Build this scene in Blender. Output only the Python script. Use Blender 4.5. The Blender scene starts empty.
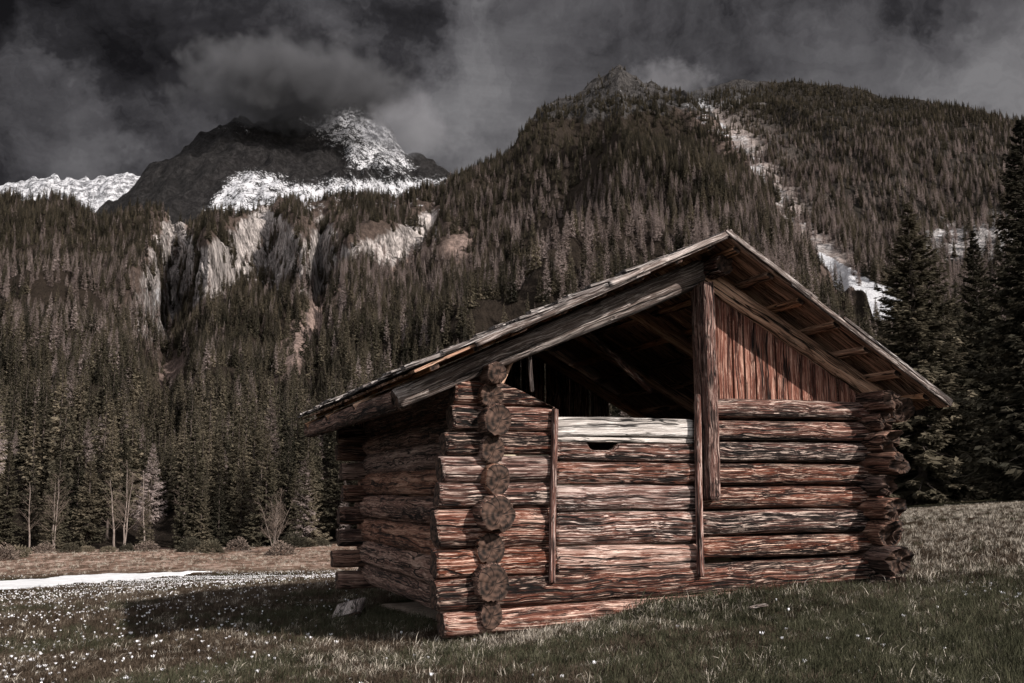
import bpy, math, random
import numpy as np
R = math.radians
random.seed(7)
rng = np.random.default_rng(7)
scene = bpy.context.scene
COL = scene.collection

# ------------------------------------------------------------------ camera model
TH = math.atan(145.5 / 1000); CT, ST = math.cos(TH), math.sin(TH); FP = 1000.0; CAMZ = 1.2

def ray(px, py):
    X = np.asarray(px, float) - 512; Y = 341.5 - np.asarray(py, float)
    return X, FP * CT - Y * ST, FP * ST + Y * CT

def ae(px, py):
    x, y, z = ray(px, py)
    return x / y, z / y

def project(P):
    x = P[..., 0]; y = P[..., 1]; z = P[..., 2] - CAMZ
    D = np.maximum(y * CT + z * ST, 1e-3)
    return 512 + FP * x / D, 341.5 - FP * (z * CT - y * ST) / D

# ------------------------------------------------------------------ noise
def _h(ix, iy, iz, seed):
    h = (ix.astype(np.int64) * 374761393 + iy.astype(np.int64) * 668265263 + iz.astype(np.int64) * 2147483647 + seed * 1274126177) & 0xffffffff
    h = ((h ^ (h >> 13)) * 1274126177) & 0xffffffff
    h = ((h ^ (h >> 16)) * 2246822519) & 0xffffffff
    return ((h ^ (h >> 15)) & 0xffffff) / float(0xffffff) * 2 - 1

def vnoise(x, y, z=0.0, seed=0):
    x, y, z = np.broadcast_arrays(np.asarray(x, float), np.asarray(y, float), np.asarray(z, float))
    x0, y0, z0 = np.floor(x), np.floor(y), np.floor(z)
    fx, fy, fz = x - x0, y - y0, z - z0
    fx = fx * fx * (3 - 2 * fx); fy = fy * fy * (3 - 2 * fy); fz = fz * fz * (3 - 2 * fz)
    o = 0
    for dx in (0, 1):
        for dy in (0, 1):
            for dz in (0, 1):
                w = (fx if dx else 1 - fx) * (fy if dy else 1 - fy) * (fz if dz else 1 - fz)
                o = o + w * _h(x0 + dx, y0 + dy, z0 + dz, seed)
    return o

def fbm(x, y, z=0.0, seed=0, oct=4, gain=.5):
    o = 0; a = 1; s = 0
    for i in range(oct):
        k = 2.03 ** i
        o = o + a * vnoise(np.asarray(x) * k, np.asarray(y) * k, np.asarray(z) * k, seed + i * 17); s += a; a *= gain
    return o / s

def smooth(a, b, x):
    t = np.clip((x - a) / (b - a), 0, 1); return t * t * (3 - 2 * t)

def in_poly(px, py, poly, soft=8.0):
    """soft inside test: 1 inside, 0 outside, with a soft rim in pixels of the source view"""
    px = np.asarray(px, float); py = np.asarray(py, float)
    inside = np.zeros(px.shape, bool); dist = np.full(px.shape, 1e9)
    n = len(poly)
    for i in range(n):
        x1, y1 = poly[i]; x2, y2 = poly[(i + 1) % n]
        c = ((y1 > py) != (y2 > py)) & (px < (x2 - x1) * (py - y1) / ((y2 - y1) if y2 != y1 else 1e-9) + x1)
        inside ^= c
        L2 = (x2 - x1) ** 2 + (y2 - y1) ** 2 + 1e-9
        t = np.clip(((px - x1) * (x2 - x1) + (py - y1) * (y2 - y1)) / L2, 0, 1)
        dist = np.minimum(dist, np.hypot(px - x1 - t * (x2 - x1), py - y1 - t * (y2 - y1)))
    d = np.where(inside, dist, -dist)
    return np.clip(d / soft * .5 + .5, 0, 1)

# ------------------------------------------------------------------ object helpers
def tag(o, label=None, cat=None, group=None, kind=None):
    if label: o['label'] = label
    if cat: o['category'] = cat
    if group: o['group'] = group
    if kind: o['kind'] = kind
    return o

def mesh_np(name, V, F, mats=(), smoothf=True, midx=None):
    """V (n,3); F list of (k,m) int arrays or a single array"""
    me = bpy.data.meshes.new(name)
    V = np.asarray(V, np.float32)
    Fs = F if isinstance(F, list) else [F]
    Fs = [np.asarray(f, np.int32) for f in Fs if len(f)]
    loops = np.concatenate([f.ravel() for f in Fs])
    sizes = np.concatenate([np.full(len(f), f.shape[1], np.int32) for f in Fs])
    starts = np.concatenate([[0], np.cumsum(sizes)[:-1]]).astype(np.int32)
    me.vertices.add(len(V)); me.vertices.foreach_set('co', V.ravel())
    me.loops.add(len(loops)); me.loops.foreach_set('vertex_index', loops)
    me.polygons.add(len(sizes)); me.polygons.foreach_set('loop_start', starts); me.polygons.foreach_set('loop_total', sizes)
    for m in mats: me.materials.append(m)
    if midx is not None: me.polygons.foreach_set('material_index', np.asarray(midx, np.int32))
    me.polygons.foreach_set('use_smooth', np.full(len(sizes), smoothf, bool))
    me.update(calc_edges=True); me.validate()
    return me

def obj(name, me, parent=None, loc=(0, 0, 0), rot=(0, 0, 0), link=True):
    o = bpy.data.objects.new(name, me)
    if link: COL.objects.link(o)
    o.location = loc; o.rotation_euler = rot
    if parent: o.parent = parent
    return o

def empty(name, loc=(0, 0, 0), rz=0):
    o = bpy.data.objects.new(name, None); COL.objects.link(o)
    o.location = loc; o.rotation_euler = (0, 0, rz); o.empty_display_size = .3
    return o

class MB:
    """collects arrays into one mesh"""
    def __init__(s): s.V = []; s.F = {}; s.n = 0
    def add(s, V, F):
        V = np.asarray(V, float); F = np.asarray(F, int)
        s.F.setdefault(F.shape[1], []).append(F + s.n); s.V.append(V); s.n += len(V)
    def mesh(s, name, mats, smoothf=False):
        return mesh_np(name, np.concatenate(s.V), [np.concatenate(f) for f in s.F.values()], mats, smoothf)

BOXF = np.array([[0, 1, 3, 2], [4, 6, 7, 5], [0, 4, 5, 1], [2, 3, 7, 6], [0, 2, 6, 4], [1, 5, 7, 3]])

# ------------------------------------------------------------------ materials
def newmat(name):
    m = bpy.data.materials.new(name); m.use_nodes = True
    nt = m.node_tree; b = nt.nodes['Principled BSDF']
    b.inputs['Roughness'].default_value = .85
    b.inputs['Specular IOR Level'].default_value = .2
    return m, nt, b

def nd(nt, t, **kw):
    n = nt.nodes.new(t)
    for k, v in kw.items():
        if k in n.inputs and not hasattr(n, k): n.inputs[k].default_value = v
        elif hasattr(n, k): setattr(n, k, v)
        else: n.inputs[k].default_value = v
    return n

def ramp(nt, fac, stops, interp='LINEAR'):
    r = nt.nodes.new('ShaderNodeValToRGB'); cr = r.color_ramp; cr.interpolation = interp
    while len(cr.elements) < len(stops): cr.elements.new(.5)
    for e, (p, c) in zip(cr.elements, stops):
        e.position = p; e.color = (*c, 1) if len(c) == 3 else c
    if fac is not None: nt.links.new(fac, r.inputs[0])
    return r.outputs[0]

def g3(v): return (v, v, v)

def mixc(nt, f, a, b, blend='MIX'):
    m = nt.nodes.new('ShaderNodeMix'); m.data_type = 'RGBA'; m.blend_type = blend
    for s, v in ((m.inputs[0], f), (m.inputs[6], a), (m.inputs[7], b)):
        if isinstance(v, bpy.types.NodeSocket): nt.links.new(v, s)
        elif isinstance(v, (int, float)): s.default_value = v
        else: s.default_value = (*v, 1)
    return m.outputs[2]

def mth(nt, op, a, b=None, c=None, clamp=False):
    m = nt.nodes.new('ShaderNodeMath'); m.operation = op; m.use_clamp = clamp
    for i, v in enumerate((a, b, c)):
        if v is None: continue
        if isinstance(v, bpy.types.NodeSocket): nt.links.new(v, m.inputs[i])
        else: m.inputs[i].default_value = v
    return m.outputs[0]

def noise(nt, vec, scale, detail=6, rough=.6, dist=0.0, lac=2.0):
    n = nt.nodes.new('ShaderNodeTexNoise')
    n.inputs['Scale'].default_value = scale; n.inputs['Detail'].default_value = detail
    n.inputs['Roughness'].default_value = rough; n.inputs['Distortion'].default_value = dist
    if vec is not None: nt.links.new(vec, n.inputs['Vector'])
    return n.outputs['Fac']

def mapping(nt, vec, scale=(1, 1, 1), loc=None):
    m = nt.nodes.new('ShaderNodeMapping'); m.inputs['Scale'].default_value = scale
    nt.links.new(vec, m.inputs['Vector'])
    if loc is not None: nt.links.new(loc, m.inputs['Location'])
    return m.outputs[0]

def wood(name, dark, mid, pale, bias=0.0, bump=.6, pale_amt=.5, patch=None):
    """weathered timber; grain runs along local X"""
    m, nt, b = newmat(name)
    tc = nt.nodes.new('ShaderNodeTexCoord').outputs['Object']
    rnd = nt.nodes.new('ShaderNodeObjectInfo').outputs['Random']
    off = nt.nodes.new('ShaderNodeCombineXYZ')
    nt.links.new(mth(nt, 'MULTIPLY', rnd, 37.0), off.inputs[0]); nt.links.new(mth(nt, 'MULTIPLY', rnd, 91.0), off.inputs[1]); nt.links.new(mth(nt, 'MULTIPLY', rnd, 53.0), off.inputs[2])
    add = nt.nodes.new('ShaderNodeVectorMath'); add.operation = 'ADD'
    nt.links.new(tc, add.inputs[0]); nt.links.new(off.outputs[0], add.inputs[1]); P = add.outputs[0]
    # gentle wander of the grain
    wn = nt.nodes.new('ShaderNodeTexNoise'); wn.inputs['Scale'].default_value = 2.2; wn.inputs['Detail'].default_value = 2
    nt.links.new(P, wn.inputs['Vector'])
    w2 = nt.nodes.new('ShaderNodeVectorMath'); w2.operation = 'MULTIPLY_ADD'
    nt.links.new(wn.outputs['Color'], w2.inputs[0]); w2.inputs[1].default_value = (0, .07, .07); nt.links.new(P, w2.inputs[2]); P = w2.outputs[0]
    coarse = noise(nt, mapping(nt, P, (.5, 19, 19)), 1.0, 7, .62, .3)
    fine = noise(nt, mapping(nt, P, (1.1, 80, 80)), 1.0, 5, .7)
    crackn = noise(nt, mapping(nt, P, (.4, 24, 24)), 1.0, 3, .55, .25)
    crack = ramp(nt, mth(nt, 'ABSOLUTE', mth(nt, 'SUBTRACT', crackn, .5)), [(0.0, g3(.1)), (.009, g3(.4)), (.024, g3(1))])
    bign = noise(nt, mapping(nt, P, (.22, 8, 8)), 1.0, 2, .5, .15)
    crack2 = ramp(nt, mth(nt, 'ABSOLUTE', mth(nt, 'SUBTRACT', bign, .47)), [(0.0, g3(.02)), (.006, g3(.12)), (.016, g3(1))])
    crack = mixc(nt, 1.0, crack, crack2, 'MULTIPLY')
    patchn = noise(nt, mapping(nt, P, (.9, 5, 5)), 1.0, 4, .6, .4)
    speck = noise(nt, mapping(nt, P, (3.0, 75, 75)), 1.0, 4, .75)
    vor = nt.nodes.new('ShaderNodeTexVoronoi'); vor.inputs['Scale'].default_value = 1.0
    nt.links.new(mapping(nt, P, (2.0, 5.5, 5.5)), vor.inputs['Vector'])
    knot = ramp(nt, vor.outputs['Distance'], [(0.0, g3(0.04)), (.10, g3(.2)), (.2, g3(1))])
    g = mth(nt, 'ADD', mth(nt, 'MULTIPLY', coarse, .52), mth(nt, 'MULTIPLY', fine, .48))
    g = mth(nt, 'ADD', g, mth(nt, 'MULTIPLY', mth(nt, 'SUBTRACT', patchn, .5), .42))
    g = mth(nt, 'ADD', g, mth(nt, 'MULTIPLY', mth(nt, 'SUBTRACT', rnd, .5), .12))
    g = mth(nt, 'ADD', g, bias)
    mid2 = tuple((a + c) / 2 for a, c in zip(mid, pale))
    c = ramp(nt, g, [(.39, dark), (.52, mid), (.64, mid2), (.74, pale)])
    sp = mth(nt, 'MULTIPLY', ramp(nt, speck, [(.52, g3(0)), (.62, g3(1))]), pale_amt)
    c = mixc(nt, sp, c, tuple(min(1, x * 1.25) for x in pale))
    if patch: c = mixc(nt, ramp(nt, noise(nt, P, 1.7, 4, .6), [(.5, g3(0)), (.66, g3(.75))]), c, patch, 'MULTIPLY')
    c = mixc(nt, 1.0, c, crack, 'MULTIPLY'); c = mixc(nt, .8, c, knot, 'MULTIPLY')
    fr = mth(nt, 'FRACT', mth(nt, 'MULTIPLY', rnd, 7.31)); fr2 = mth(nt, 'FRACT', mth(nt, 'MULTIPLY', rnd, 17.77))
    hs = nt.nodes.new('ShaderNodeHueSaturation'); nt.links.new(c, hs.inputs['Color'])
    nt.links.new(mth(nt, 'ADD', .76, mth(nt, 'MULTIPLY', fr, .34)), hs.inputs['Saturation']); nt.links.new(mth(nt, 'ADD', .82, mth(nt, 'MULTIPLY', fr2, .4)), hs.inputs['Value'])
    c = hs.outputs[0]
    nt.links.new(c, b.inputs['Base Color'])
    hgt = mth(nt, 'ADD', mth(nt, 'MULTIPLY', g, 1.0), mth(nt, 'MULTIPLY', crack, .45))
    bp = nt.nodes.new('ShaderNodeBump'); bp.inputs['Strength'].default_value = bump; bp.inputs['Distance'].default_value = .045
    nt.links.new(hgt, bp.inputs['Height']); nt.links.new(bp.outputs[0], b.inputs['Normal'])
    return m

def endgrain(name, dark, pale):
    m, nt, b = newmat(name)
    tc = nt.nodes.new('ShaderNodeTexCoord').outputs['Object']
    sep = nt.nodes.new('ShaderNodeSeparateXYZ'); nt.links.new(tc, sep.inputs[0])
    n = noise(nt, tc, 14, 3, .6)
    r = mth(nt, 'SQRT', mth(nt, 'ADD', mth(nt, 'POWER', sep.outputs[1], 2.0), mth(nt, 'POWER', sep.outputs[2], 2.0)))
    rr = mth(nt, 'SINE', mth(nt, 'MULTIPLY', mth(nt, 'ADD', r, mth(nt, 'MULTIPLY', n, .04)), 130.0))
    ang = mth(nt, 'ARCTAN2', sep.outputs[2], sep.outputs[1])
    cv = nt.nodes.new('ShaderNodeCombineXYZ'); nt.links.new(mth(nt, 'MULTIPLY', ang, 1.5), cv.inputs[0]); nt.links.new(mth(nt, 'MULTIPLY', r, 4.0), cv.inputs[1]); nt.links.new(sep.outputs[0], cv.inputs[2])
    radial = noise(nt, cv.outputs[0], .9, 1, .5)
    crack = ramp(nt, mth(nt, 'ABSOLUTE', mth(nt, 'SUBTRACT', radial, .5)), [(0, g3(.1)), (.03, g3(1))])
    f = mth(nt, 'ADD', mth(nt, 'MULTIPLY', rr, .10), noise(nt, tc, 9, 3, .55))
    c = ramp(nt, f, [(.3, dark), (.75, pale)])
    c = mixc(nt, 1, c, crack, 'MULTIPLY')
    nt.links.new(c, b.inputs['Base Color'])
    bp = nt.nodes.new('ShaderNodeBump'); bp.inputs['Strength'].default_value = .4; bp.inputs['Distance'].default_value = .015
    nt.links.new(mth(nt, 'ADD', f, crack), bp.inputs['Height']); nt.links.new(bp.outputs[0], b.inputs['Normal'])
    return m

M_LOG = wood('log_wood', (.009, .004, .003), (.128, .042, .025), (.66, .48, .39), -.03, 1.0, .6)
M_INF = wood('infill_wood', (.011, .005, .0035), (.142, .056, .037), (.66, .51, .44), .0, 1.0, .6)
M_PALE = wood('bleached_wood', (.07, .055, .048), (.31, .265, .235), (.66, .60, .555), .03, .6, .5)
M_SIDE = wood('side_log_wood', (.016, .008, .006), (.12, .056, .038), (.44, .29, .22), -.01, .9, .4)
M_GAB = wood('gable_wood', (.020, .008, .006), (.125, .044, .029), (.50, .32, .25), -.02, .7, .45)
M_GREY = wood('grey_wood', (.022, .016, .014), (.10, .072, .061), (.50, .44, .41), -.02, .7, .5)
M_ROOF = wood('shingle_wood', (.03, .023, .02), (.13, .10, .09), (.52, .47, .44), 0.0, .8, .5)
M_UND = wood('roof_underside_wood', (.08, .040, .023), (.40, .205, .118), (.68, .46, .31), .0, .7, .3)
M_POST = wood('post_wood', (.025, .011, .008), (.15, .065, .048), (.56, .43, .38), -.01, .8, .6)
M_RED = wood('red_post_wood', (.012, .005, .003), (.105, .034, .021), (.50, .33, .26), -.055, .9, .5)
M_END = endgrain('end_grain', (.006, .0036, .0026), (.082, .048, .035))

# ------------------------------------------------------------------ BARN
CX, CY = -.20, 8.5
BR = R(20)
barn = empty('log_barn', (CX, CY, 0), BR)
tag(barn, 'weathered brown log hay barn with half open gable and overhanging shingle roof', 'barn')

def log_mesh(L, ry, rz, seed, sq=2.6, mats=None, rough=1.0, taper=0.0, notch=(), bend=.012, cut=(0, 0), nang=44, dx=.03, ragged=.015, topcut=None, head=1.0):
    """a hewn log along X from 0 to L, centred in Y/Z"""
    nx = max(10, int(L / dx)); th = np.linspace(0, 2 * math.pi, nang, endpoint=False)
    x = np.linspace(0, 1, nx)
    X, T = np.meshgrid(x, th, indexing='ij')
    c, s = np.cos(T), np.sin(T)
    k = (np.abs(c) ** sq + np.abs(s) ** sq) ** (-1 / sq)
    xm = X * L
    lo = fbm(xm * 1.3, c * .8, s * .8, seed, 3)
    groove = fbm(xm * .5, c * 5.5, s * 5.5, seed + 50, 4, .6)
    hew = vnoise(xm * 5, c * 1.6, s * 1.6, seed + 90)
    cr = np.abs(vnoise(xm * .38, c * 3.2 + 9, s * 3.2, seed + 130))
    crk = -np.clip(.07 - cr, 0, 1) / .07
    rad = 1 + rough * (.075 * lo + .07 * groove + .03 * hew + .13 * crk)
    tp = 1 + taper * (X - .5)
    Y = k * c * ry * rad * tp; Z = k * s * rz * rad * tp
    Y = Y + bend * vnoise(X * 2.2, seed * 1.7, 0, seed + 3); Z = Z + bend * .7 * vnoise(X * 2.2, seed * 2.3, 5, seed + 4)
    if head != 1.0:
        hw = 1 - smooth(.22, .42, xm) * (1 - 0); hs = 1 + (head - 1) * hw; Y = Y * hs; Z = Z * hs
    # round off and roughen ends
    e = np.minimum(xm, L - xm); rnd = np.where(e < .03, 1 - .07 * (1 - np.clip(e, 0, .03) / .03) ** 2, 1.0)
    Y = Y * rnd; Z = Z * rnd
    for (x0, x1, d) in notch:
        w = smooth(x0 - .02, x0 + .02, xm) * (1 - smooth(x1 - .05, x1 + .03, xm))
        Z = np.where(Z > 0, Z - w * d * np.clip(Z / rz, 0, 1), Z)
    if topcut:                         # sloping cut of the upper right end: (x start, drop)
        lim = rz - np.clip((xm - topcut[0]) / (L - topcut[0]), 0, 1) * topcut[1]
        Z = np.minimum(Z, lim + .01 * groove)
    endw0 = np.clip(1 - xm / .05, 0, 1); endw1 = np.clip(1 - (L - xm) / .05, 0, 1)
    jag = ragged * fbm(c * 2, s * 2, seed, seed + 8, 3)
    xm = xm + endw0 * (jag + cut[0] * s * rz) + endw1 * (ragged * fbm(c * 2 + 7, s * 2, seed, seed + 9, 3) + cut[1] * s * rz)
    V = np.stack([xm, Y, Z], -1).reshape(-1, 3)
    i = np.arange(nx - 1)[:, None] * nang; j = np.arange(nang)[None]; j2 = (j + 1) % nang
    F = np.stack([i + j, i + nang + j, i + nang + j2, i + j2], -1).reshape(-1, 4)
    # end caps: two inner rings and a centre
    Vs = [V]; tri = []; quads = [F]; n = len(V)
    for end in (0, 1):
        ring = np.arange(nang) + (0 if end == 0 else (nx - 1) * nang)
        base = V[ring]; ctr = base.mean(0)
        prev = ring
        for q in (.66, .33):
            rv = ctr + (base - ctr) * q
            rv[:, 0] = ctr[0] + (base[:, 0] - ctr[0]) * q + ragged * 1.2 * fbm(rv[:, 1] * 9, rv[:, 2] * 9, end, seed + 21, 2)
            cur = np.arange(nang) + n; n += nang; Vs.append(rv)
            a = np.stack([prev, np.roll(prev, -1), np.roll(cur, -1), cur], -1)
            quads.append(a[:, ::-1] if end else a); prev = cur
        Vs.append(ctr[None]); cidx = n; n += 1
        t = np.stack([prev, np.roll(prev, -1), np.full(nang, cidx)], -1)
        tri.append(t[:, ::-1] if end else t)
    nq = len(quads[0]); ncap = sum(len(q) for q in quads[1:]) + sum(len(t) for t in tri)
    midx = np.concatenate([np.zeros(nq, int), np.ones(ncap, int)])
    me = mesh_np('log', np.concatenate(Vs), [np.concatenate(quads), np.concatenate(tri)], mats or (M_LOG, M_END), True, midx)
    me.polygons.foreach_set('use_smooth', midx == 0)      # cut faces stay flat
    return me

_seed = [10]
def log(name, p0, p1, ry, rz, mats=None, label=None, parent=None, roll=0.0, **kw):
    """log between two points of the barn frame"""
    _seed[0] += 7
    p0 = np.array(p0, float); p1 = np.array(p1, float); d = p1 - p0; L = float(np.linalg.norm(d)); d /= L
    me = log_mesh(L, ry, rz, _seed[0], mats=mats, **kw)
    o = obj(name, me, parent or barn, p0, (roll, -math.asin(d[2]), math.atan2(d[1], d[0])))
    if label: o['label'] = label
    return o

# --- front wall : full-length logs
log('wall_log', (-.40, 0, .10), (3.2, 0, .19), .13, .105)
log('wall_log', (-.47, 0, .325), (4.08, 0, .44), .125, .128)
# left section
LS = [(.575, .25, -.47), (.865, .315, -.47), (1.13, .21, -.45), (1.35, .22, -.43), (1.56, .19, -.40), (1.77, .215, -.34)]
for z, h, u0 in LS:
    log('wall_log', (u0, 0, z), (.575, 0, z + .005), .115, h / 2 * 1.02, cut=(random.uniform(-.15, .15), 0))
log('wall_log', (-.33, 0, 1.975), (.56, 0, 1.98), .115, .105, topcut=(.42, .21))
# infill of the low doorway
NOT = ((.33, .60, .07),)
for z, h, mm, ry, nt_, lb in [(.575, .235, M_INF, .085, (), None), (.845, .275, M_INF, .09, (), None), (1.105, .22, M_INF, .085, (), None),
                          (1.318, .19, M_INF, .085, (), None), (1.505, .165, M_INF, .07, NOT, 'pale infill log with a dark notch in its top edge'),
                          (1.612, .046, M_PALE, .035, (), None), (1.722, .165, M_PALE, .035, (), 'bleached near white board on top of the low doorway')]:
    o = log('infill_log', (.575, -.02, z), (1.955, -.02, z + .005), ry, h / 2, (mm, M_END), lb, notch=nt_, sq=3.2 if mm is not M_PALE else 4.5)
# right section
for z, h, e in [(.66, .205, 4.05), (.875, .23, 4.06), (1.1, .212, 4.0), (1.313, .205, 4.04), (1.52, .195, 4.02), (1.72, .195, 3.98), (1.92, .195, 3.96)]:
    log('wall_log', (1.97 if z < 1.6 else 2.045, 0, z), (e, 0, z + .012), .115, h / 2 * .95, sq=2.5)
# left wall, logs poke out of the front
for z, r, p, hd in [(.165, .125, .17, .92), (.425, .155, .24, .98), (.70, .15, .15, .86), (.98, .15, .29, 1.02), (1.262, .15, .20, .90), (1.51, .135, .17, .92), (1.745, .13, .27, 1.06), (1.955, .115, .19, .92), (2.135, .095, .28, 1.0)]:
    log('wall_log', (random.uniform(-.03, .03), -p, z), (0, 4.95 + random.uniform(-.1, .15), z - .03), r * random.uniform(.80, 1.06), r, (M_SIDE, M_END), sq=random.uniform(1.9, 2.7), head=hd, ragged=.018, rough=1.25)
# right wall
for z, r, p in [(.27, .13, .36), (.53, .125, .42), (.775, .125, .33), (.99, .112, .40), (1.21, .11, .34), (1.42, .108, .45), (1.62, .105, .36), (1.82, .1, .3), (2.02, .105, .40)]:
    log('wall_log', (3.88 + random.uniform(-.03, .03), -p, z), (3.88, 4.95, z), r * 1.05, r, (M_SIDE, M_END), sq=2.25, cut=(random.uniform(-1.1, .5), 0), ragged=.09, rough=1.7, head=random.uniform(.82, 1.05))
# back wall
for z in [.05, .31, .57, .84, 1.12, 1.39, 1.63, 1.85]:
    log('wall_log', (-.42 + random.uniform(-.06, .06), 4.72, z), (4.1, 4.72, z), .11, .108, (M_SIDE, M_END), nang=24, dx=.08)

# --- posts, strips, sticks
def plank_mesh(L, w, t, seed, mats, rough=.006, nx=None, split=True):
    """a sawn board along X, section w (Y) x t (Z)"""
    return log_mesh(L, w / 2, t / 2, seed, sq=7, mats=mats, rough=.45, bend=rough, nang=28, dx=.04, ragged=.012)

def plank(name, p0, p1, w, t, mat, roll=0.0, label=None, parent=None):
    _seed[0] += 7
    p0 = np.array(p0, float); p1 = np.array(p1, float); d = p1 - p0; L = float(np.linalg.norm(d)); d /= L
    o = obj(name, plank_mesh(L, w, t, _seed[0], (mat, M_END)), parent or barn, p0)
    from mathutils import Matrix, Vector
    ex = Vector(d); up = Vector((0, 0, 1)) if abs(d[2]) < .95 else Vector((0, 1, 0))
    ey = up.cross(ex).normalized(); ez = ex.cross(ey)
    M = Matrix((ex, ey, ez)).transposed() @ Matrix.Rotation(roll, 3, 'X')
    o.rotation_euler = M.to_euler()
    if label: o['label'] = label
    return o

plank('gable_post', (2.06, -.105, 1.085), (2.055, -.10, 3.06), .12, .27, M_RED, label='tall square hewn post under the ridge')
plank('door_strip', (1.925, -.145, .42), (1.955, -.13, 2.03), .05, .06, M_POST, label='narrow upright batten left of the post')
plank('door_strip', (.515, -.14, .41), (.555, -.14, 1.86), .045, .06, M_POST)
plank('stake', (.40, .02, 2.02), (.385, .06, 2.52), .032, .03, M_GREY, label='thin pale upright stick')
plank('stake', (.13, .10, 2.05), (.42, .25, 2.55), .035, .03, M_UND, label='dark leaning stick')

# --- roof
UR, ZR, UL, ZL, UE, ZE = 2.05, 3.465, -.86, 2.11, 4.46, 2.0
VF, VB = -.55, 5.1
def roofz(u):
    u = np.asarray(u, float)
    return np.where(u < UR, ZR + (ZL - ZR) * (UR - u) / (UR - UL), ZR + (ZE - ZR) * (u - UR) / (UE - UR))

log('rafter', (-.83, -.06, 1.915), (2.12, -.02, 3.215), .095, .105, (M_GREY, M_END), taper=.34, sq=2.2, rough=.9, bend=.03, label='long curved grey rafter over the open gable')
log('rafter', (2.10, -.02, 3.16), (4.15, -.02, 2.03), .085, .095, (M_UND, M_END), sq=2.2)
for v in (1.6, 3.2, 4.7):
    log('rafter', (-.83, v, 1.93), (2.12, v, 3.22), .07, .075, (M_UND, M_END), sq=2.2, nang=20, dx=.1)
    log('rafter', (2.08, v, 3.17), (4.2, v, 2.02), .07, .075, (M_UND, M_END), sq=2.2, nang=20, dx=.1)
log('ridge_beam', (2.16, -.34, 3.20), (2.16, 5.0, 3.2), .095, .095, (M_LOG, M_END), sq=2.1, ragged=.05)
log('purlin', (-.74, .10, 1.925), (-.74, 5.0, 1.915), .09, .095, (M_SIDE, M_END), sq=2.1)
log('purlin', (4.10, -.34, 1.93), (4.10, 5.0, 1.92), .12, .115, (M_UND, M_END), sq=2.1, cut=(-.5, 0), ragged=.04)
log('brace', (1.25, 1.3, 3.0), (2.25, 1.3, 2.2), .026, .034, (M_LOG, M_END), nang=18, dx=.06, label='thin diagonal brace inside the open gable')

# battens that carry the shingles, ends showing at the verge
for side in (0, 1):
    ns = 8 if side == 0 else 7
    for k in range(ns):
        f = (k + .35) / ns
        u = UR + (UL - UR) * f if side == 0 else UR + (UE - UR) * f
        sl = (ZR - ZL) / (UR - UL) if side == 0 else -(ZR - ZE) / (UE - UR)
        z = float(roofz(u)) - .085
        plank('batten', (u, VF + .03 + random.uniform(-.02, .05), z), (u, VB - .05, z), .085, .05, M_UND, roll=-math.atan(sl))
# under-boards + shingles
def roof_side(side):
    ub, sh = MB(), MB()
    ue, ze = (UL, ZL) if side == 0 else (UE, ZE)
    L = math.hypot(ue - UR, ze - ZR); du, dz = (ue - UR) / L, (ze - ZR) / L; nu, nz = (-dz * (1 if du > 0 else -1), abs(du))
    def board(mb, s0, s1, v0, v1, lo, hi, lo2=None, hi2=None, rag=.0):
        lo2 = lo if lo2 is None else lo2; hi2 = hi if hi2 is None else hi2
        V = []
        nseg = 5
        for i in range(nseg + 1):
            s = s0 + (s1 - s0) * i / nseg; t = i / nseg
            a, b_ = lo + (lo2 - lo) * t, hi + (hi2 - hi) * t
            w = random.uniform(-1, 1) * rag
            for v in (v0 + w, v1 + w):
                for h in (a + w * .4, b_ + w * .4):
                    V.append((UR + du * s + nu * h, v, ZR + dz * s + nz * h))
        F = []
        for i in range(nseg):
            a = i * 4; b_ = a + 4
            F += [(a, b_, b_ + 2, a + 2), (a + 1, a + 3, b_ + 3, b_ + 1), (a, a + 1, b_ + 1, b_), (a + 2, b_ + 2, b_ + 3, a + 3)]
        F += [(0, 2, 3, 1), (nseg * 4, nseg * 4 + 1, nseg * 4 + 3, nseg * 4 + 2)]
        mb.add(V, F)
    # boards under the shingles running down the slope, with slits between
    v = VF
    while v < VB - .05:
        w = random.uniform(.13, .2)
        board(ub, .02, L - random.uniform(.0, .06), v, min(v + w, VB) - random.uniform(.003, .012), -.058, -.036, rag=.003)
        v += w
    # shingle courses
    nc = int(L / .33); step = L / nc
    for c in range(nc - 1, -1, -1):
        v = VF + random.uniform(-.022, .02)
        while v < VB:
            w = random.uniform(.09, .19)
            s0 = max(c * step - .12, -.02); s1 = (c + 1) * step + random.uniform(-.02, .06)
            t = random.uniform(.010, .028); lift = random.choice([0, .004, .01, .028])
            board(sh, s0, s1, v, v + w - .006, -.033, -.033 + t, -.012 + lift, -.012 + t + lift, rag=.004)
            v += w
    m1 = ub.mesh('boards', (M_UND,)); m2 = sh.mesh('shingles', (M_ROOF,))
    return m1, m2, L, du, dz, nu, nz
ROOFS = []
for side in (0, 1):
    m1, m2, L, du, dz, nu, nz = roof_side(side)
    rot = (0, 0, 0)
    # local X of the roof meshes must follow the slope so that the grain does
    from mathutils import Matrix, Vector
    ex = Vector((du, 0, dz)); ez = Vector((nu, 0, nz)); ey = ez.cross(ex)
    M = Matrix((ex, ey, ez)).transposed().to_4x4(); M.translation = Vector((UR, 0, ZR))
    for nme, m in (('roof_boarding', m1), ('shingles', m2)):
        m.transform(M.inverted()); o = obj(nme, m, barn); o.matrix_local = M
    ROOFS.append((L, du, dz, nu, nz))
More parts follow.
